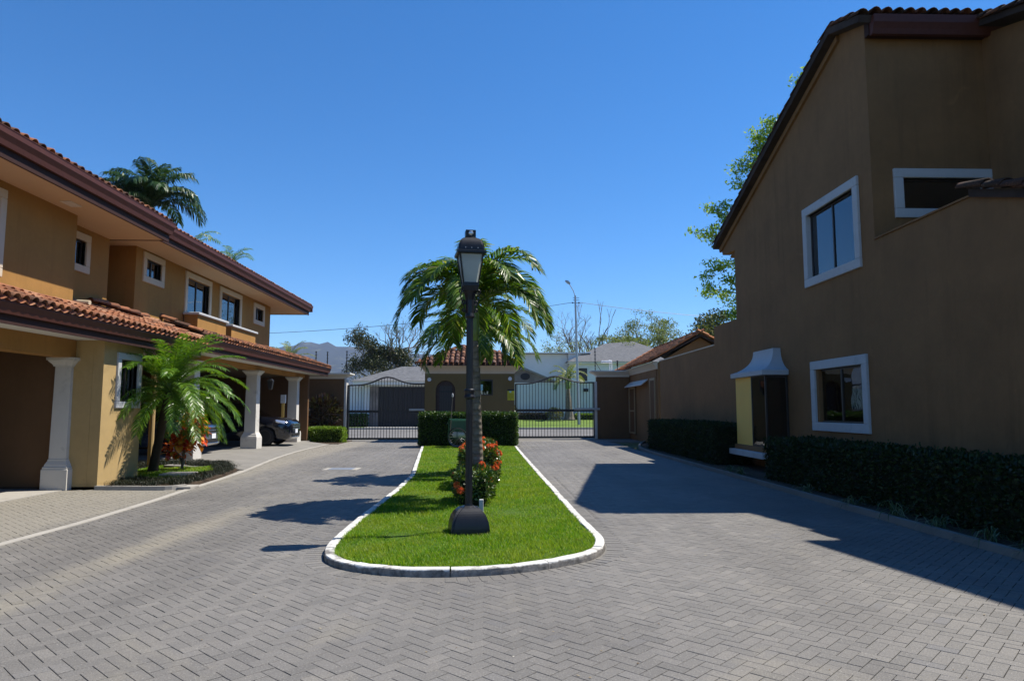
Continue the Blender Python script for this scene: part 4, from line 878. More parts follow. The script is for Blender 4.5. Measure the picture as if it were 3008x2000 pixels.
def gate(label, xa, ya, xb, yb, za, zb, peak, zmid, nbar):
    t = thing('iron_gate', label, 'gate', ((xa+xb)/2, (ya+yb)/2, 0), 'wavy iron driveway gates')
    L = math.hypot(xb-xa, yb-ya); P = lambda s: (xa+(xb-xa)*s, ya+(yb-ya)*s)
    zt = lambda s: za+(zb-za)*s + (peak-(za+zb)/2)*math.exp(-((s-0.5)/0.20)**2) - 0.02*math.sin(math.pi*s)
    for k in range(nbar):
        s = (k+0.5)/nbar; x, y = P(s); MB().box(x-0.012, x+0.012, y-0.012, y+0.012, 0.1, zt(s)).build('bar', M['black_iron'], t)
    n = 40; MB().tube([(*P(i/n), zt(i/n)) for i in range(n+1)], 0.04, 6).build('top_rail', M['black_iron'], t)
    for nm, z0, z1, th in (('middle_rail', zmid-0.06, zmid+0.06, 0.03), ('bottom_rail', 0.04, 0.14, 0.03)):
        MB().add([(*P(0), z0), (*P(1), z0), (*P(1), z1), (*P(0), z1), (P(0)[0], P(0)[1]+th, z0), (P(1)[0], P(1)[1]+th, z0), (P(1)[0], P(1)[1]+th, z1), (P(0)[0], P(0)[1]+th, z1)], [(0, 1, 2, 3), (4, 7, 6, 5), (0, 4, 5, 1), (3, 2, 6, 7), (0, 3, 7, 4), (1, 5, 6, 2)]).build(nm, M['black_iron'], t)
    for s in (0, 1): x, y = P(s); MB().box(x-0.04, x+0.04, y-0.04, y+0.04, 0.03, zt(s)+0.02).build('end_post', M['black_iron'], t)
    return t
gate('black wavy topped iron gate left of the guardhouse', -7.05, 33.75, -3.35, 33.9, 2.63, 2.72, 3.05, 1.39, 27)
gate('black wavy topped iron gate right of the guardhouse', 1.04, 35.3, 5.06, 35.7, 2.76, 2.86, 3.18, 1.44, 26)
tag(MB().bbox(4.0, 5.3, 35.25, 35.35, 1.46, 1.56, 0.01).build('gate_opener', M['steel']), 'grey gate opener arm across the right gate', 'gate opener')
tag(MB().bbox(-4.1, -3.35, 33.45, 33.55, 1.42, 1.52, 0.01).build('gate_opener', M['steel']), 'grey gate opener arm at the inner end of the left gate', 'gate opener')
for i, (x, y, z0, z1, lab) in enumerate(((-8.65, 33.8, 3.21, 4.28, 'electric fence post nearest the far carport roof'), (-8.1, 33.8, 3.21, 4.26, 'middle electric fence post on the left gate pier'), (-7.17, 33.8, 3.21, 4.30, 'braced electric fence post at the end of the left gate pier'), (5.15, 35.75, 3.45, 4.65, 'tall electric fence post on the right gate pier'), (6.3, 35.75, 3.45, 4.0, 'short electric fence post beside the annex roof'))):
    p = thing('fence_post', lab, 'post', (x, y, z0), 'electric fence posts'); m = MB(); m.box(x-0.02, x+0.02, y-0.02, y+0.02, z0, z1); m.build('post', M['black_iron'], p)
    for k in range(6): MB().lathe([(0.02, 0), (0.045, 0.01), (0.045, 0.04), (0.02, 0.05)], 8, (x, y-0.0, z0+0.25+(z1-z0-0.3)*k/5.0)).build('insulator', M['black_iron'], p)
    if i in (2, 3): m = MB(); m.tube([(x, y, z0+0.5), (x+0.3, y, z0)], 0.015, 6); (m.tube([(x, y, z0+0.5), (x-0.25, y, z0)], 0.015, 6) if i == 2 else None); m.build('brace', M['black_iron'], p)
sc_ = thing('security_camera', 'white security camera on a pole over the right gate pier', 'camera', (6.0, 35.7, 3.45))
m = MB(); m.tube([(5.9, 35.7, 3.45), (5.9, 35.7, 3.86)], 0.025, 8); m.tube([(6.0, 35.7, 3.45), (6.0, 35.7, 3.98), (5.85, 35.7, 4.0)], 0.025, 8); m.build('pole', M['white_metal'], sc_)
m = MB(); m.bbox(5.45, 6.0, 35.62, 35.78, 3.86, 3.98, 0.03); m.build('housing', M['white_metal'], sc_)

# ------------------------------------------------------------------ guardhouse
gh = thing('guardhouse', 'small ochre guardhouse with hipped tile roof between the gates', 'building', (-1.2, 34.5, 0))
gx0, gx1, gy0, gy1 = -3.315, 0.918, 33.0, 36.0
w = MB(); wall_y(w, gy0, gy0+0.2, gx0, gx1, 0, 2.38, [(-2.8, -1.88, 0, 2.38), (-0.85, -0.14, 2.18, 2.38)])
arc = [(-2.34+0.46*math.cos(R(a)), 2.381+0.465*math.sin(R(a))) for a in range(0, 181, 15)]
w.prism([(gx0, 2.381), (-2.801, 2.381)]+[arc[i] for i in range(len(arc)-1, -1, -1)]+[(-1.879, 2.381), (-0.851, 2.381), (-0.851, 3.17), (gx0, 3.17)], gy0, gy0+0.2, 'y')
wall_y(w, gy0, gy0+0.2, -0.85, gx1, 2.381, 3.17, [(-0.85, -0.14, 2.381, 2.86)])
w.box(gx0, gx0+0.2, gy0+0.201, gy1, 0, 3.17); w.box(gx1-0.2, gx1, gy0+0.201, gy1, 0, 3.17); w.box(gx0, gx1, gy1+0.001, gy1+0.2, 0, 3.17)
w.build('wall', M['olive'], gh)
dr = MB(); dr.box(-2.85, -1.83, gy0+0.22, gy0+0.26, 0, 2.9); door = dr.build('door', M['dark_wood'], gh)
gr_ = MB()
for k in range(6): gr_.box(-2.62+0.11*k-0.01, -2.62+0.11*k+0.01, gy0+0.19, gy0+0.21, 0.3, 2.6)
gr_.box(-2.66, -2.02, gy0+0.188, gy0+0.212, 2.3, 2.36); gr_.build('grille', M['black_iron'], door)
MB().box(-2.62, -2.06, gy0+0.212, gy0+0.219, 0.4, 2.6).build('pane', M['frame_dark'], door)
wn_ = MB(); 
for q in ((-0.88, -0.11, 2.83, 2.89), (-0.88, -0.11, 2.15, 2.2), (-0.88, -0.83, 2.2, 2.83), (-0.16, -0.11, 2.2, 2.83)): wn_.box(q[0], q[1], gy0-0.02, gy0+0.05, q[2], q[3])
gwin = wn_.build('window', M['frame_dark'], gh); MB().box(-0.83, -0.16, gy0+0.01, gy0+0.016, 2.2, 2.83).build('pane', M['glass'], gwin)
tag(MB().box(-0.78, -0.58, gy0+0.0, gy0+0.008, 2.38, 2.66).build('paper_notice', M['sign_cyan']), 'small pale notice taped inside the guardhouse window', 'notice')
secs = []
for k in range(8):
    a = k/7; e = 0.28*(1-math.cos(a*math.pi/2)); z = 3.171+0.36*a; secs.append([(gx0-e, gy0-e, z), (gx1+e, gy0-e, z), (gx1+e, gy1+0.2+e, z), (gx0-e, gy1+0.2+e, z)])
MB().loft(secs).build('cornice', M['cream'], gh)
E_ = 0.36; ex0, ex1, ey0, ey1 = gx0-E_, gx1+E_, gy0-E_, gy1+0.2+E_; half = (ey1-ey0)/2; rh = 3.55+half*0.5
roof = MB().add([(ex0, ey0, 3.55), (ex1, ey0, 3.55), (ex1, ey1, 3.55), (ex0, ey1, 3.55), (ex0+half, ey0+half, rh), (ex1-half, ey0+half, rh)], [(0, 1, 5, 4), (1, 2, 5), (2, 3, 4, 5), (3, 0, 4), (0, 3, 2, 1)]).build('roof', M['mortar'], gh)
nc = int((ex1-ex0)/0.25)
tile_field(roof, (ex0, ey0-0.03, 3.54), (1, 0, 0), (0, 1, 0.5), nc, 6, lambda c, r: True, 'tile_mixed', pitch=0.25, row=0.38, seed=41, limit=lambda c, r: 0.25*(c+0.5) > 0.34*r and 0.25*(c+0.5) < (ex1-ex0)-0.34*r, scale=1.2)
ridge_row(roof, (ex0, ey0, 3.6), (ex0+half, ey0+half, rh+0.06), 'tile_dark', seed=42, scale=1.3)
ridge_row(roof, (ex1, ey0, 3.6), (ex1-half, ey0+half, rh+0.06), 'tile_dark', seed=43, scale=1.3)
ridge_row(roof, (ex0+half, ey0+half, rh+0.05), (ex1-half, ey0+half, rh+0.05), 'tile_dark', seed=44, scale=1.3)
for x, z, lab in ((-3.09, 2.88, 'round white floodlight left of the guardhouse door'), (0.70, 2.92, 'round white floodlight above the yellow guardhouse sign')):
    f = thing('floodlight', lab, 'light', (x, gy0, z), 'guardhouse floodlights'); m = MB(); m.lathe([(0.02, 0), (0.05, -0.03), (0.05, -0.05)], 14, (x, gy0, z+0.05), 'y'); m.build('mount', M['white_metal'], f)
    m = MB(); m.lathe([(0.03, -0.05), (0.085, -0.12), (0.09, -0.2), (0.07, -0.2), (0.03, -0.14)], 16, (x, gy0, z), 'y'); m.build('lamp_head', M['white_metal'], f, True)
sg = thing('sign', 'yellow notice board with black header beside the right gate', 'sign', (0.75, gy0, 1.92))
MB().box(0.585, 0.915, gy0-0.02, gy0-0.002, 1.92, 2.36).build('board', M['yellow_sign'], sg); MB().box(0.585, 0.915, gy0-0.022, gy0-0.002, 2.361, 2.43).build('header', M['sign_black'], sg)
MB().add([(0.66, gy0-0.024, 2.35), (0.78, gy0-0.024, 2.35), (0.75, gy0-0.024, 2.28), (0.69, gy0-0.024, 2.27)], [(0, 1, 2, 3)]).build('emblem', M['sign_cyan'], sg)
m = MB()
for k in range(5): m.box(0.62, 0.885-0.02*(k % 2), gy0-0.0235, gy0-0.0205, 2.215-0.05*k, 2.23-0.05*k)
m.box(0.7, 0.76, gy0-0.0235, gy0-0.0205, 1.95, 1.97); m.build('lettering', M['sign_olive'], sg)

# ------------------------------------------------------------------ lamp post on the island
lx, ly = -0.31, 8.43
lp = thing('lamp_post', 'black lantern lamp post with domed base on the lawn island', 'lamp post', (lx, ly, 0.09))
ang = R(9)
prof = [(0.222, 0.0)]+[(0.226*math.sqrt(1-(0.95*k/14)**2.7), 0.03+0.335*k/14) for k in range(15)]
lb = MB().sqloft(prof, (lx, ly, 0)).rot(ang, (lx, ly)).build('base', M['lamp_iron'], lp, False)
bmh = bmesh.new(); bmh.from_mesh(lb.data); bmesh.ops.bevel(bmh, geom=[e for e in bmh.edges if abs(e.verts[0].co.z-e.verts[1].co.z) > 0.004 or min(e.verts[0].co.z, e.verts[1].co.z) > 0.36], offset=0.028, segments=4, affect='EDGES'); bmh.to_mesh(lb.data); bmh.free()
n = 24; secs = []
for z, r in ((0.355, 0.050), (0.39, 0.043), (1.0, 0.042), (1.62, 0.041), (2.0, 0.041), (2.62, 0.042)):
    secs.append([(lx+(r-(0.006 if k % 3 == 0 else 0))*math.cos(2*math.pi*k/n), ly+(r-(0.006 if k % 3 == 0 else 0))*math.sin(2*math.pi*k/n), z) for k in range(n)])
MB().loft(secs).build('post', M['lamp_iron'], lp)
m = MB(); m.lathe([(0.05, 1.62), (0.066, 1.63), (0.066, 1.655), (0.057, 1.665), (0.057, 1.70), (0.064, 1.71), (0.064, 1.735), (0.05, 1.745)], 24, (lx, ly, 0)); m.build('collar', M['lamp_iron'], lp, True)
m = MB(); m.lathe([(0.05, 2.60), (0.06, 2.62), (0.05, 2.66), (0.052, 2.82), (0.07, 2.90), (0.085, 2.93)], 20, (lx, ly, 0)); m.sqloft([(0.085, 2.93), (0.098, 2.99), (0.098, 3.03)], (lx, ly, 0)); m.rot(ang, (lx, ly)); m.build('neck', M['lamp_iron'], lp)
def hw_(z): return 0.098+(0.152-0.098)*(z-3.03)/(3.375-3.03)
for i in range(4):   # frosted panes and corner bars of the lantern
    q = MB(); a, b = hw_(3.03)-0.012, hw_(3.375)-0.012
    q.add([(lx-a+.012, ly-a, 3.03), (lx+a-.012, ly-a, 3.03), (lx+b-.012, ly-b, 3.375), (lx-b+.012, ly-b, 3.375), (lx-a+.012, ly-a+.006, 3.03), (lx+a-.012, ly-a+.006, 3.03), (lx+b-.012, ly-b+.006, 3.375), (lx-b+.012, ly-b+.006, 3.375)], [(0, 1, 2, 3), (4, 7, 6, 5), (0, 4, 5, 1), (2, 6, 7, 3)])
    q.rot(ang+i*math.pi/2, (lx, ly)); q.build('pane', M['frost'], lp)
    q = MB(); q.tube([(lx-a-.004, ly-a-.004, 3.02), (lx-b-.004, ly-b-.004, 3.38)], 0.012, 4); q.rot(ang+i*math.pi/2, (lx, ly)); q.build('corner_bar', M['lamp_iron'], lp)
m = MB(); m.tube([(lx, ly, 3.03), (lx, ly, 3.12)], 0.03, 10); m.lathe([(0.02, 3.12), (0.045, 3.16), (0.045, 3.25), (0.02, 3.3)], 12, (lx, ly, 0)); m.build('bulb', M['white_metal'], lp)
hd = [(0.165, 3.37), (0.178, 3.38), (0.178, 3.405), (0.162, 3.412), (0.160, 3.43)]+[(0.158*math.cos(R(a))**0.62, 3.43+0.165*math.sin(R(a))) for a in range(10, 76, 9)]+[(0.06, 3.60)]
hood = MB().sqloft(hd, (lx, ly, 0)).rot(ang, (lx, ly)).build('hood', M['lamp_iron'], lp)
bmh = bmesh.new(); bmh.from_mesh(hood.data)
bmesh.ops.bevel(bmh, geom=[e for e in bmh.edges if abs(e.verts[0].co.z-e.verts[1].co.z) > 0.004 and e.verts[0].co.z > 3.42], offset=0.02, segments=3, affect='EDGES'); bmh.to_mesh(hood.data); bmh.free()
m = MB()
for i in range(4):
    for k in (-1, 0, 1):
        q = MB(); q.lathe([(0.007, 0), (0.006, -0.006), (0.0005, -0.008)], 8, (lx+k*0.075, ly-0.157, 3.44), 'y'); q.rot(ang+i*math.pi/2, (lx, ly)); m.add(q.v, q.f)
m.build('rivets', M['steel'], hood)
q = MB(); q.bbox(lx-0.062, lx+0.062, ly-0.062, ly+0.062, 3.597, 3.685, 0.004); q.rot(ang, (lx, ly)); q.build('cap_box', M['lamp_iron'], lp)
q = MB(); q.lathe([(0.030, -0.002), (0.030, -0.006), (0.024, -0.012), (0.002, -0.015)], 16, (lx, ly-0.062, 3.642), 'y'); q.rot(ang, (lx, ly)); q.build('sensor_lens', M['lens'], lp, True)
m = MB(); m.lathe([(0.02, 3.684), (0.018, 3.694), (0.002, 3.698)], 12, (lx, ly, 0)); m.build('finial', M['steel'], lp)
for sx in (-1, 1):   # scroll brackets under the lantern
    m = MB()
    for c0, r0, tn, a0 in (((0.105, 2.93), 0.045, 1.6, 90), ((0.080, 2.79), 0.032, 1.7, 60), ((0.078, 2.70), 0.024, 1.5, 200)):
        pts = []
        for k in range(28):
            t = k/27; a = R(a0)+tn*2*math.pi*t; r = r0*(1-0.75*t); pts.append((lx+sx*(c0[0]+r*math.cos(a)), ly, c0[1]+r*math.sin(a)))
        m.tube(pts, 0.007, 6)
    m.tube([(lx+sx*0.05, ly, 2.66), (lx+sx*0.075, ly, 2.74), (lx+sx*0.12, ly, 2.86), (lx+sx*0.10, ly, 2.99)], 0.007, 6)
    m.rot(ang+0.2, (lx, ly)); m.build('scroll', M['lamp_iron'], lp)
tag(MB().bbox(-0.20, -0.145, 9.0, 9.06, 0.04, 0.36, 0.008).build('marker_post', M['white_trim']), 'short white post on the lawn just behind the lamp base', 'post')

# ------------------------------------------------------------------ palms
def palm(name, label, base, top, r0, r1, fronds, mat, nl, leafl, leafw, shaft=0.0, sag=0.6, vfold=0.3, group=None, bark='palm_bark', frr=0.012, taper=0.35, seed=0):
    t = thing(name, label, 'palm', base, group); b, e = np.array(base, float), np.array(top, float); rg = np.random.default_rng(seed); pts = []; rad = []
    nseg = 22
    for i in range(nseg+1):
        q = i/nseg; p = b+(e-b)*np.array([q**1.25, q**1.25, q]); pts.append(tuple(p)); fl = math.exp(-q*9); rad.append((r0*(1-q)+r1*q)*(1+0.45*fl)*(1+0.03*math.sin(i*2.1)))
    MB().tube(pts, rad, 12).build('trunk', M[bark], t, True)
    c = e.copy()
    if shaft:
        m = MB(); m.tube([tuple(e-[0, 0, .02]), tuple(e+[0, 0, shaft*0.25]), tuple(e+[0, 0, shaft*0.7]), tuple(e+[0, 0, shaft])], [r1*1.02, r1*1.35, r1*1.1, r1*0.6], 12); m.build('crownshaft', M['crownshaft'], t, True); c = e+[0, 0, shaft*0.92]
    for i, fd in enumerate(fronds):
        az, el, L, dr = fd[:4]; ba = fd[4] if len(fd) > 4 else 0; pw = fd[5] if len(fd) > 5 else 1.4
        me = frond_mesh('frond', c+np.array([math.cos(R(az)), math.sin(R(az)), 0])*r1*0.3+[0, 0, 0.10*(i % 3)*shaft], R(az), R(el), L, R(dr), nl, leafl*(0.9+0.2*rg.random()), leafw, sag, vfold, taper, R(ba), 0.10 if shaft else 0.16, frr, pw)
        link('frond', me, M[mat], t)
    return t
def crown(n, L, seed, e0=84, e1=2, d0=150, d1=95, off=0):
    rg = np.random.default_rng(seed); o = []
    for k in range(n):
        q = k/(n-1); o.append((off+k*137.5+rg.normal()*9, e0+(e1-e0)*q**0.9+rg.normal()*5, L*(0.88+0.2*rg.random()), d0+(d1-d0)*q+rg.normal()*10, rg.normal()*10, 1.15+0.35*rg.random()))
    return o
palm('palm_tree', 'arching green palm with grey trunk standing behind the lamp post', (-0.27, 11.55, 0.03), (-0.335, 11.3, 2.62), 0.10, 0.058, crown(28, 1.5, 4, 88, 18, 132, 98), 'palm', 88, 0.50, 0.030, 0.62, sag=0.5, vfold=0.35, seed=4)
palm('palm_tree', 'second island palm, mostly hidden behind the lamp post and front palm', (-0.37, 16.0, 0.03), (-0.40, 15.8, 2.5), 0.10, 0.058, crown(24, 1.65, 14, 86, 16, 132, 98, 40), 'palm', 80, 0.52, 0.032, 0.6, sag=0.5, vfold=0.35, seed=5)
rg = np.random.default_rng(5); FD = []
for k in range(78):
    az = k*137.5+rg.normal()*8; q = k/78; FD.append((az, 86-112*q+rg.normal()*6, 1.5+0.3*rg.random(), 50+28*(1-abs(q-0.5))+rg.normal()*8, rg.normal()*10))
palm('palm_tree', 'small feathery date palm in the planting bed by the near house', (-7.8, 16.3, 0.04), (-7.1, 15.45, 1.9), 0.09, 0.10, FD, 'date_palm', 72, 0.34, 0.017, 0, sag=0.4, vfold=0.2, bark='dark_bark', frr=0.009, seed=6)
FQ = [(k*137.5+20, 88-62*(k/30)+rg.normal()*6, 2.1+0.3*rg.random(), 88+rg.normal()*18, rg.normal()*15) for k in range(30)]+[(185+12*k, 55-8*k, 2.4, 95, 10) for k in range(4)]
palm('palm_tree', 'tall windblown palm whose crown rises over the near roof', (-14.0, 28, 0), (-14.0, 28, 9.2), 0.2, 0.14, FQ, 'palm_dark', 80, 0.8, 0.04, 0.5, sag=0.8, vfold=0.2, seed=7, frr=0.03)
FS = [(k*137.5, 78-50*(k/9)+rg.normal()*6, 2.0, 115+rg.normal()*15) for k in range(9)]
palm('palm_tree', 'palm crown showing just over the far left roof, left of the smallest one', (-15.0, 34, 0), (-15.0, 34, 8.6), 0.16, 0.12, FS, 'palm', 40, 0.55, 0.03, 0.5, sag=0.8, seed=8, frr=0.02)
palm('palm_tree', 'smallest palm crown peeping over the far left roof edge', (-13.2, 34.6, 0), (-13.2, 34.6, 8.15), 0.15, 0.11, [(k*137.5, 84-45*(k/8), 1.5, 90) for k in range(8)], 'palm', 36, 0.5, 0.03, 0.4, sag=0.5, seed=9, frr=0.02)
palm('palm_tree', 'yellow green palm with swollen trunk on the lawn across the street', (7.0, 66, 0.45), (6.9, 66, 3.4), 0.42, 0.16, [(k*137.5+10, 80-75*(k/13), 2.1, 85+rg.normal()*12) for k in range(13)], 'palm_yellow', 34, 0.75, 0.06, 0.9, sag=0.7, seed=10, frr=0.03)
palm('palm_tree', 'low yellow palm tips showing above the far carport roof', (-13.2, 45, 0), (-13.2, 45, 4.3), 0.16, 0.12, [(k*137.5, 84-45*(k/8), 1.7, 70) for k in range(9)], 'palm_yellow', 30, 0.5, 0.04, 0.3, sag=0.5, seed=12, frr=0.02)

# ------------------------------------------------------------------ shrubs, hedges and bed plants
hedge('hedge', 'tall clipped dark green hedge across the back of the island', -2.98, 0.86, 27.5, 29.2, 0.09, 1.33, 2000, 0.07)
hedge('hedge', 'low bright green hedge at the foot of the left gate pier', -8.35, -6.78, 31.4, 32.3, 0.0, 0.67, 2200, 0.06, 'hedge_light')
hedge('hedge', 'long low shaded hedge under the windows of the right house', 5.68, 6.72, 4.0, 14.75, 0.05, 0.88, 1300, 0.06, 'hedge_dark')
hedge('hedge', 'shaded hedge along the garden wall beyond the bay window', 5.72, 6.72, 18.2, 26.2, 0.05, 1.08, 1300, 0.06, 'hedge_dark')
def flower_bush(label, cx, cy, sx, sy, h, nf, seed):
    global rng
    t = thing('ixora_bush', label, 'bush', (cx, cy, 0.09), 'flowering bushes round the palm'); x0, x1, y0, y1 = cx-sx/2, cx+sx/2, cy-sy/2, cy+sy/2
    MB().bbox(x0+.1, x1-.1, y0+.1, y1-.1, 0.05, 0.09+h-.12, 0.09).build('branches', M['hedge_core'], t)
    P, Q = box_shell(x0+.05, x1-.05, y0+.05, y1-.05, 0.16, 0.07+h, 1900, rough=0.055)
    c = np.array([cx, cy, 0.09+h*0.5]); e = np.array([sx/2, sy/2, h*0.55]); k = (np.abs((P-c)/e)**4).sum(1)**0.25; P = c+(P-c)/np.maximum(k, 1)[:, None]
    leaf_mesh('foliage', P, Q, 0.06, 0.028, M['ixora'], t, 0.8)
    rg = np.random.default_rng(seed)
    for i in range(nf):
        j = rg.integers(len(P)); 
        while P[j][2] < 0.09+h*0.35 or Q[j][1] > 0.5: j = rg.integers(len(P))
        o = P[j]+Q[j]*0.02; n = 46; d = rand_unit(n, rg); d = nrm(d+Q[j]*0.5+[0, 0, .3]); V, F = leaf_quads(o+d*0.03, d, nrm(np.cross(d, rand_unit(n, rg))), 0.036, 0.03); V2, F2 = leaf_quads(o+d*0.045, nrm(np.cross(d, rand_unit(n, rg))), d*0.2+nrm(np.cross(d, rand_unit(n, rg))), 0.034, 0.03)
        link('flower', np_mesh('flower', np.concatenate([V, V2]), np.concatenate([F, F2+len(V)])), M['flower'], t)
flower_bush('orange flowering bush at the foot of the palm, nearest the lamp', -0.33, 11.15, 0.62, 1.2, 0.50, 15, 1)
flower_bush('orange flowering bush second from the lamp post', -0.30, 13.4, 0.74, 1.6, 0.70, 46, 2)
flower_bush('orange flowering bush farthest from the lamp, near the green cart', -0.36, 16.4, 0.78, 1.9, 0.68, 34, 3)
def shrub(name, label, c, rad, n, leafl, leafw, mat, stems=6, cat='shrub', seed=1, flat=1.0):
    t = thing(name, label, cat, (c[0], c[1], 0.05)); rg = np.random.default_rng(seed); d = rand_unit(n, rg); d[:, 2] *= flat; rr = rg.random((n, 1))**0.35; P = np.array(c)+d*np.array(rad)*rr
    m = MB()
    for k in range(stems):
        a = 2*math.pi*k/stems; m.tube([(c[0]+0.05*math.cos(a), c[1]+0.05*math.sin(a), 0.03), (c[0]+rad[0]*0.35*math.cos(a), c[1]+rad[1]*0.35*math.sin(a), c[2]*0.8), (c[0]+rad[0]*0.55*math.cos(a), c[1]+rad[1]*0.55*math.sin(a), c[2]+rad[2]*0.5)], [0.02, 0.014, 0.006], 6)
    m.build('stems', M['bark'], t); D = nrm(d+np.array([0, 0, 0.35])+rand_unit(n, rg)*0.5); U = nrm(np.cross(D, rand_unit(n, rg)))
    V, F = leaf_quads(P, D, U, leafl*(0.7+0.5*rg.random(n)), leafw); link('foliage', np_mesh('foliage', V, F), M[mat], t); return t
ct = thing('croton_shrub', 'red and orange leaved croton shrub under the small date palm', 'shrub', (-7.5, 17.1, 0.05))
MB().tube([(-7.5, 17.1, 0.03), (-7.46, 17.08, 0.5), (-7.36, 17.05, 1.1)], [0.035, 0.03, 0.015], 7).build('stem', M['bark'], ct)
MB().tube([(-7.5, 17.1, 0.25), (-7.65, 17.05, 0.55), (-7.7, 17.0, 0.7)], [0.025, 0.02, 0.01], 7).build('stem', M['bark'], ct)
rg = np.random.default_rng(14)
def croton_leaf_mesh():
    L, wd = 0.20, 0.135; V = []; F = []
    for i in range(6):
        t = i/5; w = wd*0.5*math.sin(math.pi*min(1, t*0.92+0.05))**0.7; z = 0.05*math.sin(t*2.2)-0.05*t*t
        V += [(-w, t*L, z+0.012), (0, t*L, z), (w, t*L, z+0.012)]
    for i in range(5): F += [(i*3, i*3+1, i*3+4, i*3+3), (i*3+1, i*3+2, i*3+5, i*3+4)]
    return np_mesh('leaf', V, F)
clm = croton_leaf_mesh(); clm.materials.append(M['croton'])
for k in range(300):
    up = k % 3 != 0; c = np.array((-7.28, 17.05, 0.98)) if up else np.array((-7.55, 17.0, 0.58)); rd = np.array((0.24, 0.24, 0.42)) if up else np.array((0.30, 0.26, 0.24))
    d = rand_unit(1, rg)[0]; p = c+d*rd*rg.random()**0.4; dr = Vector(d*np.array([1, 1, 0.6])+np.array([0, 0, 0.15])+rg.normal(size=3)*0.45).normalized(); q = dr.to_track_quat('Y', 'Z')
    o = bpy.data.objects.new('leaf', clm); COL.objects.link(o); o.parent = ct; o.matrix_parent_inverse = PINV[ct.name]; o.location = p; o.rotation_mode = 'QUATERNION'; o.rotation_quaternion = q; s = 0.75+0.5*rg.random(); o.scale = (s, s, s)
shrub('red_shrub', 'dark maroon leaved shrub against the left gate pier', (-8.0, 32.9, 1.35), (0.75, 0.4, 0.75), 900, 0.26, 0.085, 'red_bush', 8, seed=3)
# strap-leaf ground cover along the bed edge
def strap_cover(name, label, spots, n, L, wd, mat, arch=0.5, kind='stuff', parent=None, cat='ground cover', seed=2):
    rg = np.random.default_rng(seed); V = []; F = []; b = 0
    for (x, y, z, s) in spots:
        for k in range(n):
            az = rg.random()*2*math.pi; l = L*s*(0.6+0.6*rg.random()); e = R(70-60*rg.random()*arch*1.4); d = np.array([math.cos(az), math.sin(az), 0]); u = np.array([-math.sin(az), math.cos(az), 0])*wd*0.5
            p0 = np.array([x+rg.normal()*0.03, y+rg.normal()*0.03, z]); p1 = p0+d*l*0.45*math.cos(e)+np.array([0, 0, l*0.5*math.sin(e)]); p2 = p1+d*l*0.4+np.array([0, 0, l*(0.15-arch*0.3)]); p3 = p2+d*l*0.2-np.array([0, 0, l*arch*0.4])
            V += [p0-u*.7, p0+u*.7, p1-u, p1+u, p2-u*.8, p2+u*.8, p3-u*.1, p3+u*.1]; F += [[b, b+1, b+3, b+2], [b+2, b+3, b+5, b+4], [b+4, b+5, b+7, b+6]]; b += 8
    return np_mesh(name, np.array(V), np.array(F))
rg = np.random.default_rng(8); sp_ = []
def near_edge(x, y):
    d = 9
    for i in range(9):
        a, b2 = BED[i], BED[i+1]; t = np.clip(((x-a[0])*(b2[0]-a[0])+(y-a[1])*(b2[1]-a[1]))/((b2-a)@(b2-a)), 0, 1); q = a+(b2-a)*t; d = min(d, math.hypot(x-q[0], y-q[1]))
    return d
while len(sp_) < 640:
    x, y = -9.2+3.4*rg.random(), 13.4+6.1*rg.random()
    if poly_in(BED, np.array([x]), np.array([y]))[0] and not poly_in(MID, np.array([x]), np.array([y]))[0] and near_edge(x, y) > 0.06 and not (x < -7.42 and y < 15.0): sp_.append((x, y, 0.045, 0.8+0.5*rg.random()))
tag(link('ground_cover', strap_cover('ground_cover', '', sp_, 26, 0.20, 0.008, 'ground_cover', 0.5), M['ground_cover']), 'dark spiky ground cover edging the left planting bed', 'ground cover', kind='stuff')
for i, (x, y, s, lab) in enumerate(((5.48, 15.6, 1.0, 'clump of strap leaves in front of the bay window'), (5.5, 16.3, 0.9, 'clump of strap leaves at the far end of the bay window'), (5.46, 12.3, 0.8, 'strap leaf clump in the hedge bed, farthest from the camera'), (5.46, 10.6, 0.9, 'strap leaf clump second along the shaded hedge bed'), (5.46, 9.5, 1.25, 'biggest pale strap leaf clump in the shaded hedge bed'), (5.46, 8.6, 1.0, 'strap leaf clump just right of the biggest one'), (5.44, 7.7, 0.95, 'strap leaf clump near the right edge of the picture'), (5.42, 7.0, 0.9, 'last strap leaf clump at the right picture edge'))):
    tag(link('spider_plant', strap_cover('spider_plant', '', [(x, y, 0.055, s)], 38, 0.34, 0.014, 'spider', 0.7, seed=20+i), M['spider']), lab, 'plant', 'strap leaf clumps along the right bed')
tag(MB().bbox(-7.2, -6.6, 15.3, 15.9, 0.04, 0.12, 0.015).build('inspection_cover', M['pale_concrete']), 'pale concrete cover slab in the left planting bed', 'cover')
tag(MB().bbox(-5.98, -5.72, 13.45, 13.85, 0.0, 0.05, 0.01).build('valve_cover', M['pale_concrete']), 'small pale valve cover at the tip of the planting bed', 'cover')
dc = thing('drain_cover', 'grey steel drain cover set in the left carriageway', 'cover', (-3.9, 17.9, 0)); MB().box(-4.28, -3.42, 17.5, 18.2, -0.005, 0.008).build('frame', M['pale_concrete'], dc); MB().box(-4.15, -3.55, 17.58, 18.12, 0.0, 0.013).build('plate', M['steel'], dc)

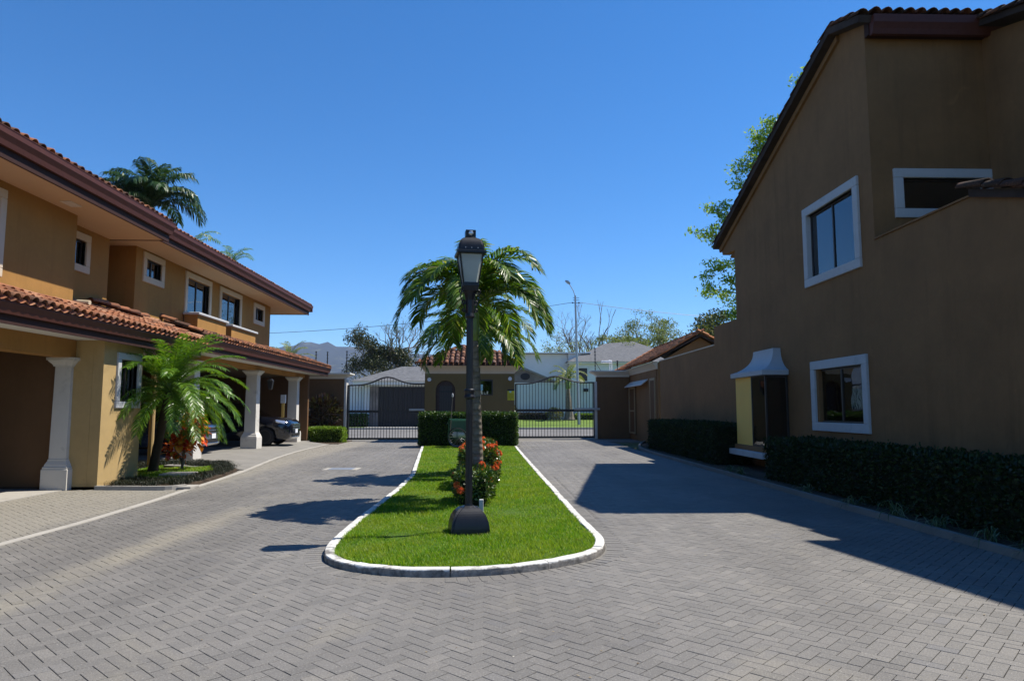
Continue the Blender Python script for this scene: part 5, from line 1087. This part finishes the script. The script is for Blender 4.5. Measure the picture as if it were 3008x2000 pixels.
# dry leaf scraps and pale grit blown over the paving
rg = np.random.default_rng(55); n = 420; lx_ = rg.random(n)*10.5-5.4; ly_ = 3.5+rg.random(n)**1.3*20
k = ~poly_in(np.vstack([offset_line(KERB, -0.02), [(.84, 29.6), (-2.97, 29.6)]]), lx_, ly_); lx_, ly_ = lx_[k], ly_[k]; n = len(lx_); az = rg.random(n)*6.28
D_ = np.stack([np.cos(az), np.sin(az), rg.random(n)*0.25], 1); U_ = np.stack([-np.sin(az), np.cos(az), rg.normal(size=n)*0.15], 1)
V_, F_ = leaf_quads(np.stack([lx_, ly_, np.full(n, 0.004)], 1), D_, U_, 0.012+0.028*rg.random(n)**3, 0.008+0.012*rg.random(n))
M['litter'] = m_leaf('dry_leaf_scrap', [(0, (0.10, 0.06, 0.03)), (0.5, (0.3, 0.24, 0.15)), (1, (0.55, 0.52, 0.46))], 0.8, 0.1, 0.1)
tag(link('leaf_litter', np_mesh('leaf_litter', V_, F_), M['litter']), 'tiny dry leaf scraps scattered over the paving', 'leaf litter', kind='stuff')
# ------------------------------------------------------------------ cart
ca = thing('cleaning_cart', 'green sweeper cart with spoked wheels parked before the island hedge', 'cart', (-1.4, 26.6, 0.09))
wx, wy, wz, wr = -1.42, 26.5, 0.44, 0.35
for yy in (26.35, 26.95):
    m = MB(); pts = [(wx+wr*math.cos(2*math.pi*k/28), yy, wz+wr*math.sin(2*math.pi*k/28)) for k in range(29)]; m.tube(pts, 0.022, 6, False); whl = m.build('wheel', M['rubber'], ca)
    m = MB(); m.tube([(wx+(wr-.03)*math.cos(2*math.pi*k/28), yy, wz+(wr-.03)*math.sin(2*math.pi*k/28)) for k in range(29)], 0.009, 5, False); m.lathe([(0.02, -.03), (0.03, -.02), (0.03, .02), (0.02, .03)], 10, (wx, yy, wz), 'y')
    for k in range(16): a = 2*math.pi*k/16; m.tube([(wx, yy+0.02*(-1)**k, wz), (wx+(wr-.03)*math.cos(a), yy, wz+(wr-.03)*math.sin(a))], 0.003, 4)
    m.build('rim', M['steel'], whl)
m = MB(); m.bbox(-1.7, -0.85, 26.42, 26.88, 0.66, 1.08, 0.01); m.build('bin', M['green_paint'], ca)
m = MB()
for y in (26.32, 27.0):
    m.tube([(-1.76, y, 0.44), (-0.8, y, 0.42)], 0.014, 6); m.tube([(-1.42, y, 0.44), (-1.42, y, 0.8)], 0.013, 6); m.tube([(-1.76, y, 0.44), (-1.72, y, 1.12)], 0.014, 6); m.tube([(-1.72, y, 1.12), (-0.8, y, 1.10)], 0.02, 6); m.tube([(-0.8, y, 0.42), (-0.8, y, 1.10)], 0.014, 6)
for x, z in ((-1.76, .44), (-1.72, 1.12), (-.8, .42), (-.8, 1.1)): m.tube([(x, 26.32, z), (x, 27.0, z)], 0.014, 6)
m.tube([(-1.72, 26.32, 1.12), (-1.74, 26.32, 0.98), (-1.82, 26.32, 0.93)], 0.014, 6); m.build('frame', M['green_paint'], ca)
tag(MB().rectloft([(0.32, 0.2, 0.44), (0.36, 0.24, 0.55), (0.3, 0.2, 0.655), (0.2, 0.1, 0.658)], (-1.25, 26.65, 0)).build('sack', M['bag'], None, True), 'pale sack lying under the bin of the green cart', 'sack')
br = thing('broom', 'long handled brush standing upright in the green cart', 'broom', (-1.68, 26.35, 0.6)); MB().tube([(-1.68, 26.36, 0.6), (-1.60, 26.36, 1.95)], 0.012, 6).build('handle', M['dead_bark'], br); MB().lathe([(0.015, 1.93), (0.035, 1.97), (0.035, 2.05), (0.012, 2.1)], 10, (-1.60, 26.36, 0)).build('head', M['white_trim'], br)

# ------------------------------------------------------------------ cars
def car(label, nose, cy, z0, paint, grille_bars, plate=True):
    t = thing('parked_car', label, 'car', (nose-2.3, cy, z0), 'cars in the far carport')
    Sx = lambda x: nose+x
    def sec(x, hw, zb, zt, crown=0.03):
        h = zt-zb; half = [(0, zt+crown), (hw*0.45, zt+crown*0.8), (hw*0.74, zt), (hw*0.92, zt-0.07*h-.02), (hw*0.99, zt-0.22*h), (hw, zt-0.42*h), (hw*0.985, zb+0.28*h), (hw*0.95, zb+0.1*h), (hw*0.86, zb), (0, zb)]
        r = [(Sx(x), cy+y, z0+z) for y, z in half]; l = [(Sx(x), cy-y, z0+z) for y, z in half[-2:0:-1]]; return r+l
    secs = [sec(0.0, 0.56, 0.42, 0.80, 0.01), sec(-0.05, 0.72, 0.30, 0.90, 0.015), sec(-0.16, 0.83, 0.24, 0.97), sec(-0.38, 0.90, 0.22, 1.02), sec(-0.75, 0.93, 0.22, 1.06), sec(-1.2, 0.94, 0.23, 1.10), sec(-2.4, 0.94, 0.24, 1.08), sec(-3.8, 0.94, 0.26, 1.08), sec(-4.4, 0.90, 0.32, 1.05), sec(-4.68, 0.80, 0.40, 0.98)]
    body = MB().loft(secs).build('body', M[paint], t, True)
    # wheel arches cut out of the shell, then baked
    cut = MB(); 
    for x in (-0.92, -3.6):
        for s in (-1, 1): cut.lathe([(0.385, -0.16), (0.385, 0.16)], 28, (Sx(x), cy+s*0.88, z0+0.36), 'y')
    co = cut.build('cutter', None); bo = body.modifiers.new('b', 'BOOLEAN'); bo.object = co; bo.operation = 'DIFFERENCE'; bo.solver = 'EXACT'
    bpy.context.view_layer.update(); dg = bpy.context.evaluated_depsgraph_get(); nm = bpy.data.meshes.new_from_object(body.evaluated_get(dg)); body.modifiers.clear(); body.data = nm
    if not nm.materials: nm.materials.append(M[paint])
    bpy.data.objects.remove(co)
    g = [[(Sx(x), cy+y*s, z0+z) for y, z, s in ((hb, zb, 1), (ht, zt, 1), (ht*0.5, zt+0.03, 1), (ht*0.5, zt+0.03, -1), (ht, zt, -1), (hb, zb, -1))] for x, hb, ht, zb, zt in ((-1.15, 0.82, 0.80, 1.06, 1.09), (-1.95, 0.86, 0.66, 1.06, 1.58), (-2.6, 0.87, 0.66, 1.05, 1.65), (-3.9, 0.86, 0.62, 1.05, 1.6), (-4.55, 0.78, 0.62, 1.0, 1.1))]
    MB().loft(g).build('cabin_glass', M['glass'], t); 
    rfm = MB().loft([[(Sx(x), cy-hh, z0+z), (Sx(x), cy+hh, z0+z), (Sx(x), cy+hh*.9, z0+z+0.04), (Sx(x), cy-hh*.9, z0+z+0.04)] for x, hh, z in ((-1.9, 0.66, 1.56), (-2.6, 0.68, 1.65), (-3.95, 0.64, 1.6))]); rfm.build('roof', M[paint], t)
    for s in (-1, 1):
        h = MB(); h.loft([[(Sx(-0.10), cy+s*0.60, z0+0.76), (Sx(-0.06), cy+s*0.58, z0+0.82), (Sx(-0.13), cy+s*0.60, z0+0.90), (Sx(-0.2), cy+s*0.6, z0+0.86)], [(Sx(-0.20), cy+s*0.815, z0+0.77), (Sx(-0.18), cy+s*0.82, z0+0.82), (Sx(-0.26), cy+s*0.80, z0+0.95), (Sx(-0.32), cy+s*0.78, z0+0.88)], [(Sx(-0.52), cy+s*0.915, z0+0.90), (Sx(-0.5), cy+s*0.918, z0+0.93), (Sx(-0.52), cy+s*0.905, z0+0.99), (Sx(-0.56), cy+s*0.88, z0+0.95)]])
        h.build('headlight', M['lens'], t, False)
        f = MB(); f.loft([[(Sx(-0.09), cy+s*0.58, z0+0.46), (Sx(-0.09), cy+s*0.58, z0+0.60), (Sx(-0.14), cy+s*0.58, z0+0.60), (Sx(-0.14), cy+s*0.58, z0+0.46)], [(Sx(-0.19), cy+s*0.84, z0+0.47), (Sx(-0.19), cy+s*0.845, z0+0.62), (Sx(-0.26), cy+s*0.80, z0+0.6), (Sx(-0.26), cy+s*0.8, z0+0.48)]]); fg = f.build('fog_lamp_surround', M['chrome'], t)
        f = MB(); f.lathe([(0.05, 0), (0.045, 0.02), (0.01, 0.028)], 14, (Sx(-0.12), cy+s*0.70, z0+0.53), 'x'); f.build('fog_lamp', M['lens'], fg, True)
    gp = MB().prism([(cy-0.42, z0+0.60), (cy+0.42, z0+0.60), (cy+0.52, z0+0.74), (cy+0.46, z0+0.83), (cy-0.46, z0+0.83), (cy-0.52, z0+0.74)], Sx(-0.03), Sx(0.008), 'x').build('grille', M['sign_black'], t)
    for k in range(grille_bars):
        z = z0+0.64+0.17*k/(grille_bars-1); MB().bbox(Sx(0.0), Sx(0.022), cy-0.46, cy+0.46, z-0.012, z+0.012, 0.005).build('grille_bar', M['chrome'], gp)
    MB().box(Sx(-0.02), Sx(0.012), cy-0.5, cy+0.5, z0+0.36, z0+0.46).build('lower_grille', M['sign_black'], t)
    MB().bbox(Sx(-0.06), Sx(0.015), cy-0.45, cy+0.45, z0+0.30, z0+0.345, 0.008).build('skid_plate', M['chrome'], t)
    if plate: MB().bbox(Sx(0.008), Sx(0.026), cy-0.15, cy+0.15, z0+0.47, z0+0.62, 0.004).build('number_plate', M['plate'], t)
    for x in (-0.92, -3.6):
        for s in (-1, 1):
            wc = (Sx(x), cy+s*0.80, z0+0.355); m = MB(); m.lathe([(0.235, -0.10), (0.33, -0.115), (0.353, -0.08), (0.353, 0.08), (0.33, 0.115), (0.235, 0.10)], 32, wc, 'y'); wl = m.build('wheel', M['rubber'], t, True)
            m = MB(); m.lathe([(0.238, -0.09), (0.245, -0.105), (0.225, -0.105), (0.215, -0.04), (0.215, 0.04), (0.225, 0.105), (0.245, 0.105), (0.238, 0.09)], 32, wc, 'y')
            for k in range(10):
                a = 2*math.pi*(k//2)/5+(0.16 if k % 2 else -0.16); dx, dz = math.cos(a), math.sin(a); px, pz = -dz*0.016, dx*0.016
                m.add([(wc[0]+dx*0.03+px, wc[1]+s*0.085, wc[2]+dz*0.03+pz), (wc[0]+dx*0.03-px, wc[1]+s*0.085, wc[2]+dz*0.03-pz), (wc[0]+dx*0.228-px, wc[1]+s*0.10, wc[2]+dz*0.228-pz), (wc[0]+dx*0.228+px, wc[1]+s*0.10, wc[2]+dz*0.228+pz), (wc[0]+dx*0.03+px, wc[1]+s*0.05, wc[2]+dz*0.03+pz), (wc[0]+dx*0.03-px, wc[1]+s*0.05, wc[2]+dz*0.03-pz), (wc[0]+dx*0.228-px, wc[1]+s*0.06, wc[2]+dz*0.228-pz), (wc[0]+dx*0.228+px, wc[1]+s*0.06, wc[2]+dz*0.228+pz)], [(0, 1, 2, 3), (4, 7, 6, 5), (0, 4, 5, 1), (1, 5, 6, 2), (3, 2, 6, 7), (0, 3, 7, 4)])
            m.lathe([(0.05, 0.04), (0.05, 0.085), (0.03, 0.095)] if s > 0 else [(0.05, -0.04), (0.05, -0.085), (0.03, -0.095)], 14, wc, 'y'); m.build('rim', M['alloy'], wl)
    return t
car('dark navy SUV with chrome grille parked in the farthest carport bay', -7.72, 27.45, 0.12, 'car_navy', 3)
car('silver blue car parked behind the date palm and croton', -8.85, 22.3, 0.12, 'car_blue', 3)

# ------------------------------------------------------------------ across the street
n1 = thing('neighbour_house', 'grey hip roofed house with dark garage door behind the left gate', 'house', (-7, 65, 0))
w = MB(); w.box(-11.2, -1.5, 60.0, 60.2, 0, 3.55); w.box(-11.2, -11.0, 60.2, 70, 0, 3.55); w.box(-1.7, -1.5, 60.2, 70, 0, 3.55); w.build('wall', M['house_white'], n1)
gd = MB().box(-9.92, -4.2, 59.93, 59.998, 0.03, 3.4).build('garage_door', M['garage_door'], n1)
for k in range(14): MB().box(-9.88+0.405*k, -9.88+0.405*k+0.37, 59.90, 59.93, 0.08, 3.35).build('plank', M['garage_door'], gd)
MB().box(-10.65, -9.93, 59.8, 59.999, 0, 3.4).build('pilaster', M['stone_face'], n1)
MB().box(-12.0, -0.9, 59.2, 70.6, 3.552, 3.86).build('fascia', M['house_white'], n1)
MB().add([(-12.2, 59.0, 3.862), (-0.7, 59.0, 3.862), (-0.7, 70.8, 3.862), (-12.2, 70.8, 3.862), (-8.4, 62.8, 5.3), (-4.4, 62.8, 5.3), (-4.4, 67, 5.3), (-8.4, 67, 5.3)], [(0, 1, 5, 4), (1, 2, 6, 5), (2, 3, 7, 6), (3, 0, 4, 7), (4, 5, 6, 7), (0, 3, 2, 1)]).build('roof', M['shingle'], n1)
tag(MB().box(-30, -11.25, 60.4, 60.6, 0, 3.4).build('boundary_wall', M['house_white']), 'white wall seen through the left gate beside the garage', 'wall')
hedge('hedge', 'dark hedge below the white wall behind the left gate', -16, -10.75, 58.6, 59.6, 0.0, 1.05, 300, 0.14, 'hedge')
bw = thing('boundary_wall', 'long pale blue grey wall across the street behind the right gate', 'wall', (8, 68, 0.4)); MB().box(0.5, 40, 68.0, 68.25, 0.3, 3.98).build('wall', M['wall_grey_blue'], bw); MB().box(0.5, 40, 67.95, 68.3, 3.982, 4.06).build('coping', M['house_white'], bw)
MB().box(8.6, 9.1, 67.94, 67.999, 3.2, 3.5).build('number_plate', M['sign_black'], bw)
n2 = thing('neighbour_house', 'house with grey brown stone gable and oval vent right of the guardhouse', 'house', (3.0, 74, 0.4))
MB().prism([(0.2, 0.4), (6.6, 0.4), (6.6, 4.2), (2.86, 5.75), (0.2, 4.65)], 72.0, 72.3, 'y').build('wall', M['stone_face'], n2)
MB().prism([(-0.4, 4.45), (2.86, 5.83), (7.0, 4.1), (7.0, 3.95), (2.86, 5.62), (-0.4, 4.28)], 71.6, 80, 'y').build('roof', M['shingle_brown'], n2)
ov = MB(); ov.add([(3.1+0.5*math.cos(2*math.pi*k/20), 71.96, 4.85+0.36*math.sin(2*math.pi*k/20)) for k in range(20)]+[(3.1+0.5*math.cos(2*math.pi*k/20), 71.999, 4.85+0.36*math.sin(2*math.pi*k/20)) for k in range(20)], [tuple(range(20))]+[(k, (k+1) % 20, 20+(k+1) % 20, 20+k) for k in range(20)]); ov.build('vent', M['garage_door'], n2)
n3 = thing('neighbour_house', 'large white house with grey hip roofs behind the right gate', 'house', (12, 86, 0.5))
w = MB(); w.box(2.9, 8.55, 82.0, 82.3, 0.5, 7.95); w.box(8.56, 11.2, 81.5, 81.8, 0.5, 7.0); w.box(8.57, 22, 80.0, 80.3, 0.5, 6.9); w.box(2.9, 3.1, 82.3, 95, 0.5, 7.95); w.box(21.8, 22, 80.3, 95, 0.5, 6.9); w.build('wall', M['house_white'], n3)
MB().box(2.7, 11.2, 81.2, 95, 8.0, 8.12).build('flat_roof', M['house_white'], n3); MB().box(8.6, 11, 81.55, 82.5, 7.1, 7.99).build('parapet', M['house_white'], n3)
for a, b, c, d in ((9.55, 10.6, 4.7, 6.2), (14.6, 15.7, 5.2, 6.4), (17.0, 18.2, 5.2, 6.4)):
    fr = MB()
    for q in ((a-.1, b+.1, d, d+.12), (a-.1, b+.1, c-.12, c), (a-.12, a, c, d), (b, b+.12, c, d)): fr.box(q[0], q[1], 79.92, 79.999, q[2], q[3])
    wi = fr.build('window', M['house_white'], n3); MB().box(a, b, 79.97, 79.998, c, d).build('pane', M['frame_dark'], wi)
MB().box(8.4, 22.6, 79.4, 95, 6.72, 6.9).build('fascia', M['house_white'], n3)
MB().add([(8.2, 79.2, 6.92), (22.8, 79.2, 6.92), (22.8, 96, 6.92), (8.2, 96, 6.92), (13.5, 85.5, 9.55), (17.0, 85.5, 9.85)], [(0, 1, 5, 4), (1, 2, 5), (2, 3, 4, 5), (3, 0, 4), (0, 3, 2, 1)]).build('roof', M['shingle'], n3)
sl = thing('street_light', 'tall thin grey street light pole carrying overhead wires', 'street light', (6.9, 59, 0)); px, py = 6.95, 59.0
MB().tube([(px+0.12, py, 0.1), (px, py, 6), (px-0.1, py, 11.2)], [0.13, 0.105, 0.08], 10).build('pole', M['steel'], sl); MB().tube([(px-0.1, py, 11.1), (px-0.25, py, 11.6), (px-0.6, py, 12.2)], 0.035, 6).build('arm', M['steel'], sl)
m = MB(); m.loft([[(px-0.6+dx, py-0.08*s, 12.22+dz) for dx, dz, s in ((0.06, -.08, 1), (0.06, -.08, -1), (0.1, .06, -1), (0.1, .06, 1))], [(px-0.75+dx, py-0.13*s, 12.36+dz) for dx, dz, s in ((-0.02, -.12, 1), (-0.02, -.12, -1), (0.06, .1, -1), (0.06, .1, 1))], [(px-0.95+dx, py-0.06*s, 12.5+dz) for dx, dz, s in ((-0.02, -.06, 1), (-0.02, -.06, -1), (0.03, .03, -1), (0.03, .03, 1))]]); m.build('lamp_head', M['steel'], sl)
m = MB()
for z in (10.55, 10.8, 11.0): m.tube([(px-0.3, py, z), (px+0.25, py, z)], 0.02, 5)
for x in (-0.3, 0.25): m.lathe([(0.02, 0), (0.07, 0.03), (0.07, 0.1), (0.02, 0.13)], 8, (px-0.02+x, py, 10.5))
m.build('crossarm', M['black_iron'], sl)
def wire(a, b, sg_, label):
    a, b = Vector(a), Vector(b); pts = []
    for k in range(25): t = k/24; p = a.lerp(b, t); p.z -= sg_*4*t*(1-t); pts.append(p)
    tag(MB().tube(pts, 0.018, 4).build('overhead_wire', M['black_iron']), label, 'wire', 'overhead wires')
wire((px-0.3, py, 10.6), (-42, 59, 8.0), 1.35, 'thin overhead wire running left from the street light')
wire((px+0.25, py, 10.6), (44, 62, 10.2), 1.1, 'thin overhead wire running right from the street light')
for i, (x, y, rx, h, lab) in enumerate(((5.7, 66.8, 0.85, 1.15, 'rounded green bush beside the street palm'), (1.7, 66.6, 0.5, 1.3, 'small pale bush just right of the guardhouse hedge'))): shrub('garden_bush', lab, (x, y, 0.45+h*0.5), (rx, 0.5, h*0.55), 1300, 0.13, 0.07, 'tree_gloss', 6, 'bush', 40+i)
hedge('hedge', 'dark reddish hedge along the pale wall across the street', 2.3, 5.0, 66.9, 67.6, 0.42, 1.1, 300, 0.13, 'red_bush'); hedge('hedge', 'low mixed hedge right of the street light pole', 7.7, 14, 66.9, 67.6, 0.42, 1.05, 300, 0.13, 'hedge_light')
# trees beyond
tree('evergreen_tree', 'dark feathery evergreen tree behind the left gate', (-14.6, 85, 0), 11.5, 0.28, 5, 0.52, 0.55, 'tree_dark', 0.26, 110, 1.0, 101, kids=(2, 3), shrink=0.72, trunk=0.26)
tree('thicket_tree', 'brown grey thicket tree below the evergreen, behind the gate', (-14.2, 78, 0), 7.0, 0.2, 5, 0.6, 0.1, 'tree_dark', 0.18, 9, 0.5, 102, bark='dead_bark', kids=(2, 3), trunk=0.25)
tree('bare_tree', 'leafless grey brown tree left of the guardhouse roof', (-11.6, 88, 0), 14.5, 0.34, 6, 0.55, 0.45, 'tree_olive', 0.16, 2, 0.5, 103, bark='dead_bark', kids=(2, 3), trunk=0.30, shrink=0.70)
tree('bare_tree', 'leafless brown tree right of the island palm crown', (9.2, 100, 0), 16, 0.28, 6, 0.5, 0.4, 'tree_olive', 0.2, 0, 0.5, 104, bark='dead_bark', kids=(2, 3), trunk=0.30, shrink=0.70)
tree('bare_tree', 'leafless brown tree just behind the street light pole', (12.6, 101, 0), 15.5, 0.26, 6, 0.45, 0.4, 'tree_olive', 0.2, 0, 0.5, 105, bark='dead_bark', kids=(2, 3), trunk=0.30, shrink=0.70)
for i, (x, y, h, s, lab) in enumerate(((15.5, 98, 10.5, 1, 'light green spreading tree left behind the grey hip roof'), (20, 102, 12.0, 1, 'light green spreading tree above the middle of the grey hip roof'), (24.8, 104, 13.2, 1, 'tallest pale green spreading tree behind the annex roof'), (29.5, 100, 11.8, 1, 'pale half bare tree behind the annex ridge'))):
    tree('spreading_tree', lab, (x, y, 0), h*1.2, 0.32, 6, 0.55, 0.12, 'tree_olive', 0.26, 16 if i < 3 else 7, 0.8, 110+i, bark='dead_bark', kids=(2, 3), trunk=0.30, shrink=0.72, flat=0.45)
for i, (x, y, h, lab) in enumerate(((13.3, 96, 14.2, 'dead tree with thin upright branches left of the other dead tree'), (18.6, 97, 14.8, 'dead tree with thin upright branches above the grey hip roof'))):
    tree('dead_tree', lab, (x, y, 0), h, 0.2, 4, 0.34, 0.7, 'tree_olive', 0.2, 0, 0.5, 130+i, bark='dead_bark', kids=(2, 2), trunk=0.42, shrink=0.62)
tree('glossy_tree', 'glossy yellow green tree rising behind the garden wall', (13.0, 40, 0), 7.4, 0.2, 5, 0.55, 0.2, 'tree_gloss', 0.20, 40, 0.55, 140, kids=(2, 3), trunk=0.30, shrink=0.70)
for i, (x, y, h, lab) in enumerate(((14.2, 93, 13.5, 'low yellow green canopy just right of the street light pole'), (18.2, 94, 14.0, 'low yellow green canopy behind the middle of the grey hip roof'), (23.0, 96, 15.5, 'dense pale green canopy above the annex roof'))):
    tree('background_tree', lab, (x, y, 0), h, 0.28, 6, 0.6, 0.05, 'tree_olive', 0.28, 16, 0.95, 150+i, bark='dead_bark', kids=(2, 3), trunk=0.28, shrink=0.72, flat=0.5)
tree('background_tree', 'yellow green tree low behind the stone gabled house', (10.5, 92, 0), 12, 0.25, 5, 0.55, 0.2, 'tree_olive', 0.24, 30, 0.9, 141, kids=(2, 3), trunk=0.3)
# big feathery tree behind the right house: branches reach out to the left over the roof
bt = thing('broad_tree', 'tall bright green feathery tree leaning out behind the right house', 'tree', (18.9, 42, 0)); rg = np.random.default_rng(77); segs = []; tips = []
spine = [np.array(p) for p in ((13.5, 30, 0), (13.3, 30, 3.5), (13.2, 30, 7), (13.5, 30, 10), (14.2, 30, 13), (14.8, 30, 15.5))]
for a, b2, r in zip(spine[:-1], spine[1:], (0.3, 0.26, 0.2, 0.15, 0.1)): segs.append((a, b2, r, r*0.8))
for (s, e) in (((13.2, 30, 8.5), (9.6, 29.7, 10.2)), ((13.2, 30, 8.0), (9.4, 30.2, 9.2)), ((13.2, 30, 6.2), (9.7, 29.8, 7.5)), ((13.2, 30, 5.8), (9.5, 30.2, 6.8)), ((13.3, 30, 5.0), (10.2, 30, 5.6)), ((13.5, 30, 10), (10.8, 30, 11.6)), ((13.5, 30, 10.5), (11.2, 29.7, 12.4)), ((13.8, 30, 11.2), (11.6, 30, 13.2)), ((14.2, 30, 13), (12.6, 30, 14.3)), ((14.2, 30, 12.5), (12.3, 30.3, 13.7)), ((13.3, 30, 9), (10.6, 30.4, 9.8)), ((13.2, 30, 7), (10.4, 30.3, 8.0)), ((14.2, 30, 12), (17, 30, 14)), ((13.5, 30, 9), (16.5, 31, 11)), ((14.8, 30, 15), (14.2, 30, 16.5)), ((13.3, 30, 4.2), (10.6, 30, 4.9))):
    s, e = np.array(s, float), np.array(e, float); p = s
    for k in range(8):
        q = s+(e-s)*(k+1)/8+rg.normal(size=3)*0.10; segs.append((p, q, 0.06*(1-k/9), 0.06*(1-(k+1)/9))); p = q
        if k > 2:
            for m_ in range(3):
                d = (e-s)/np.linalg.norm(e-s)*0.5+rg.normal(size=3)*np.array([0.6, 0.6, 0.35]); d /= np.linalg.norm(d); L = 0.35+0.35*rg.random(); segs.append((q, q+d*L, 0.012, 0.005)); tips.append((q+d*L, d)); tips.append((q+d*L*0.6, d))
K_ = np.array([0, 0, 1.5]); far = lambda v: np.maximum(K_+(v-K_)*1.4, [-1e9, -1e9, 0.0])      # grown to its real size, 42 m from the camera
segs = [(far(a), far(b2), ra*1.4, rb*1.4) for a, b2, ra, rb in segs]; tips = [(far(a), d) for a, d in tips]
link('trunk', segs_mesh('trunk', segs), M['bark'], bt)
C = np.array([t_[0] for t_ in tips]); n = 24; Pq = np.repeat(C, n, 0)+rg.normal(size=(len(C)*n, 3))*np.array([0.24, 0.24, 0.10]); leaf_mesh('crown', Pq, np.tile([0, 0, 0.4], (len(Pq), 1)), 0.235, 0.10, M['tree_bright'], bt, 0.9)
# mountains
def mountains():
    prof = [(-3200, 150), (-2400, 210), (-1700, 250), (-1300, 236), (-1100, 268), (-968, 262), (-913, 270), (-860, 268), (-811, 284), (-770, 274), (-727, 281), (-667, 266), (-615, 270), (-520, 258), (-380, 240), (-150, 230), (150, 215), (500, 190), (1000, 160), (1700, 120), (2600, 90)]
    xs = np.linspace(-3200, 2600, 160); top = np.interp(xs, [p[0] for p in prof], [p[1]+(p[1]-268)*0.7*(-1000 < p[0] < -600) for p in prof])+rg.normal(size=160)*1.6; rows = 26; V = []; F = []
    for j in range(rows):
        t = j/(rows-1); y = 3000-1500*(1-t); hgt = top*t**1.5*(1+0.0)+ (np.sin(xs*0.012+j*0.5)*14+np.sin(xs*0.031-j*0.7)*8)*t*(1-t)*2.0
        for i in range(160): V.append((xs[i]*(1-0.25*(1-t)), y, max(-1, hgt[i])))
    for j in range(rows-1):
        for i in range(159): a = j*160+i; F.append((a, a+1, a+161, a+160))
    b = len(V); 
    for i in range(160): V.append((xs[i], 3900, -2))
    for i in range(159): a = (rows-1)*160+i; F.append((a, a+1, b+i+1, b+i))
    return np_mesh('mountains', np.array(V), np.array(F))
struct(link('mountains', mountains(), m_paint('forested_slope', (0.030, 0.040, 0.040), 0.35, 0.95, 0.02, 0.0, stain=((0.16, 0.17, 0.09), 0.012, 0.7)), None, True))

# ------------------------------------------------------------------ air
def m_haze():
    m, nt, out = mat_new('haze_air'); v = N(nt, 'ShaderNodeVolumePrincipled'); v.inputs['Color'].default_value = (0.50, 0.63, 1.0, 1); v.inputs['Density'].default_value = 0.00009; v.inputs['Anisotropy'].default_value = 0.0
    nt.links.new(v.outputs[0], out.inputs['Volume']); return m
hz = MB().box(-4600, 4600, -1400, 4600, -1.1, 320).build('haze', m_haze()); hz['kind'] = 'stuff'
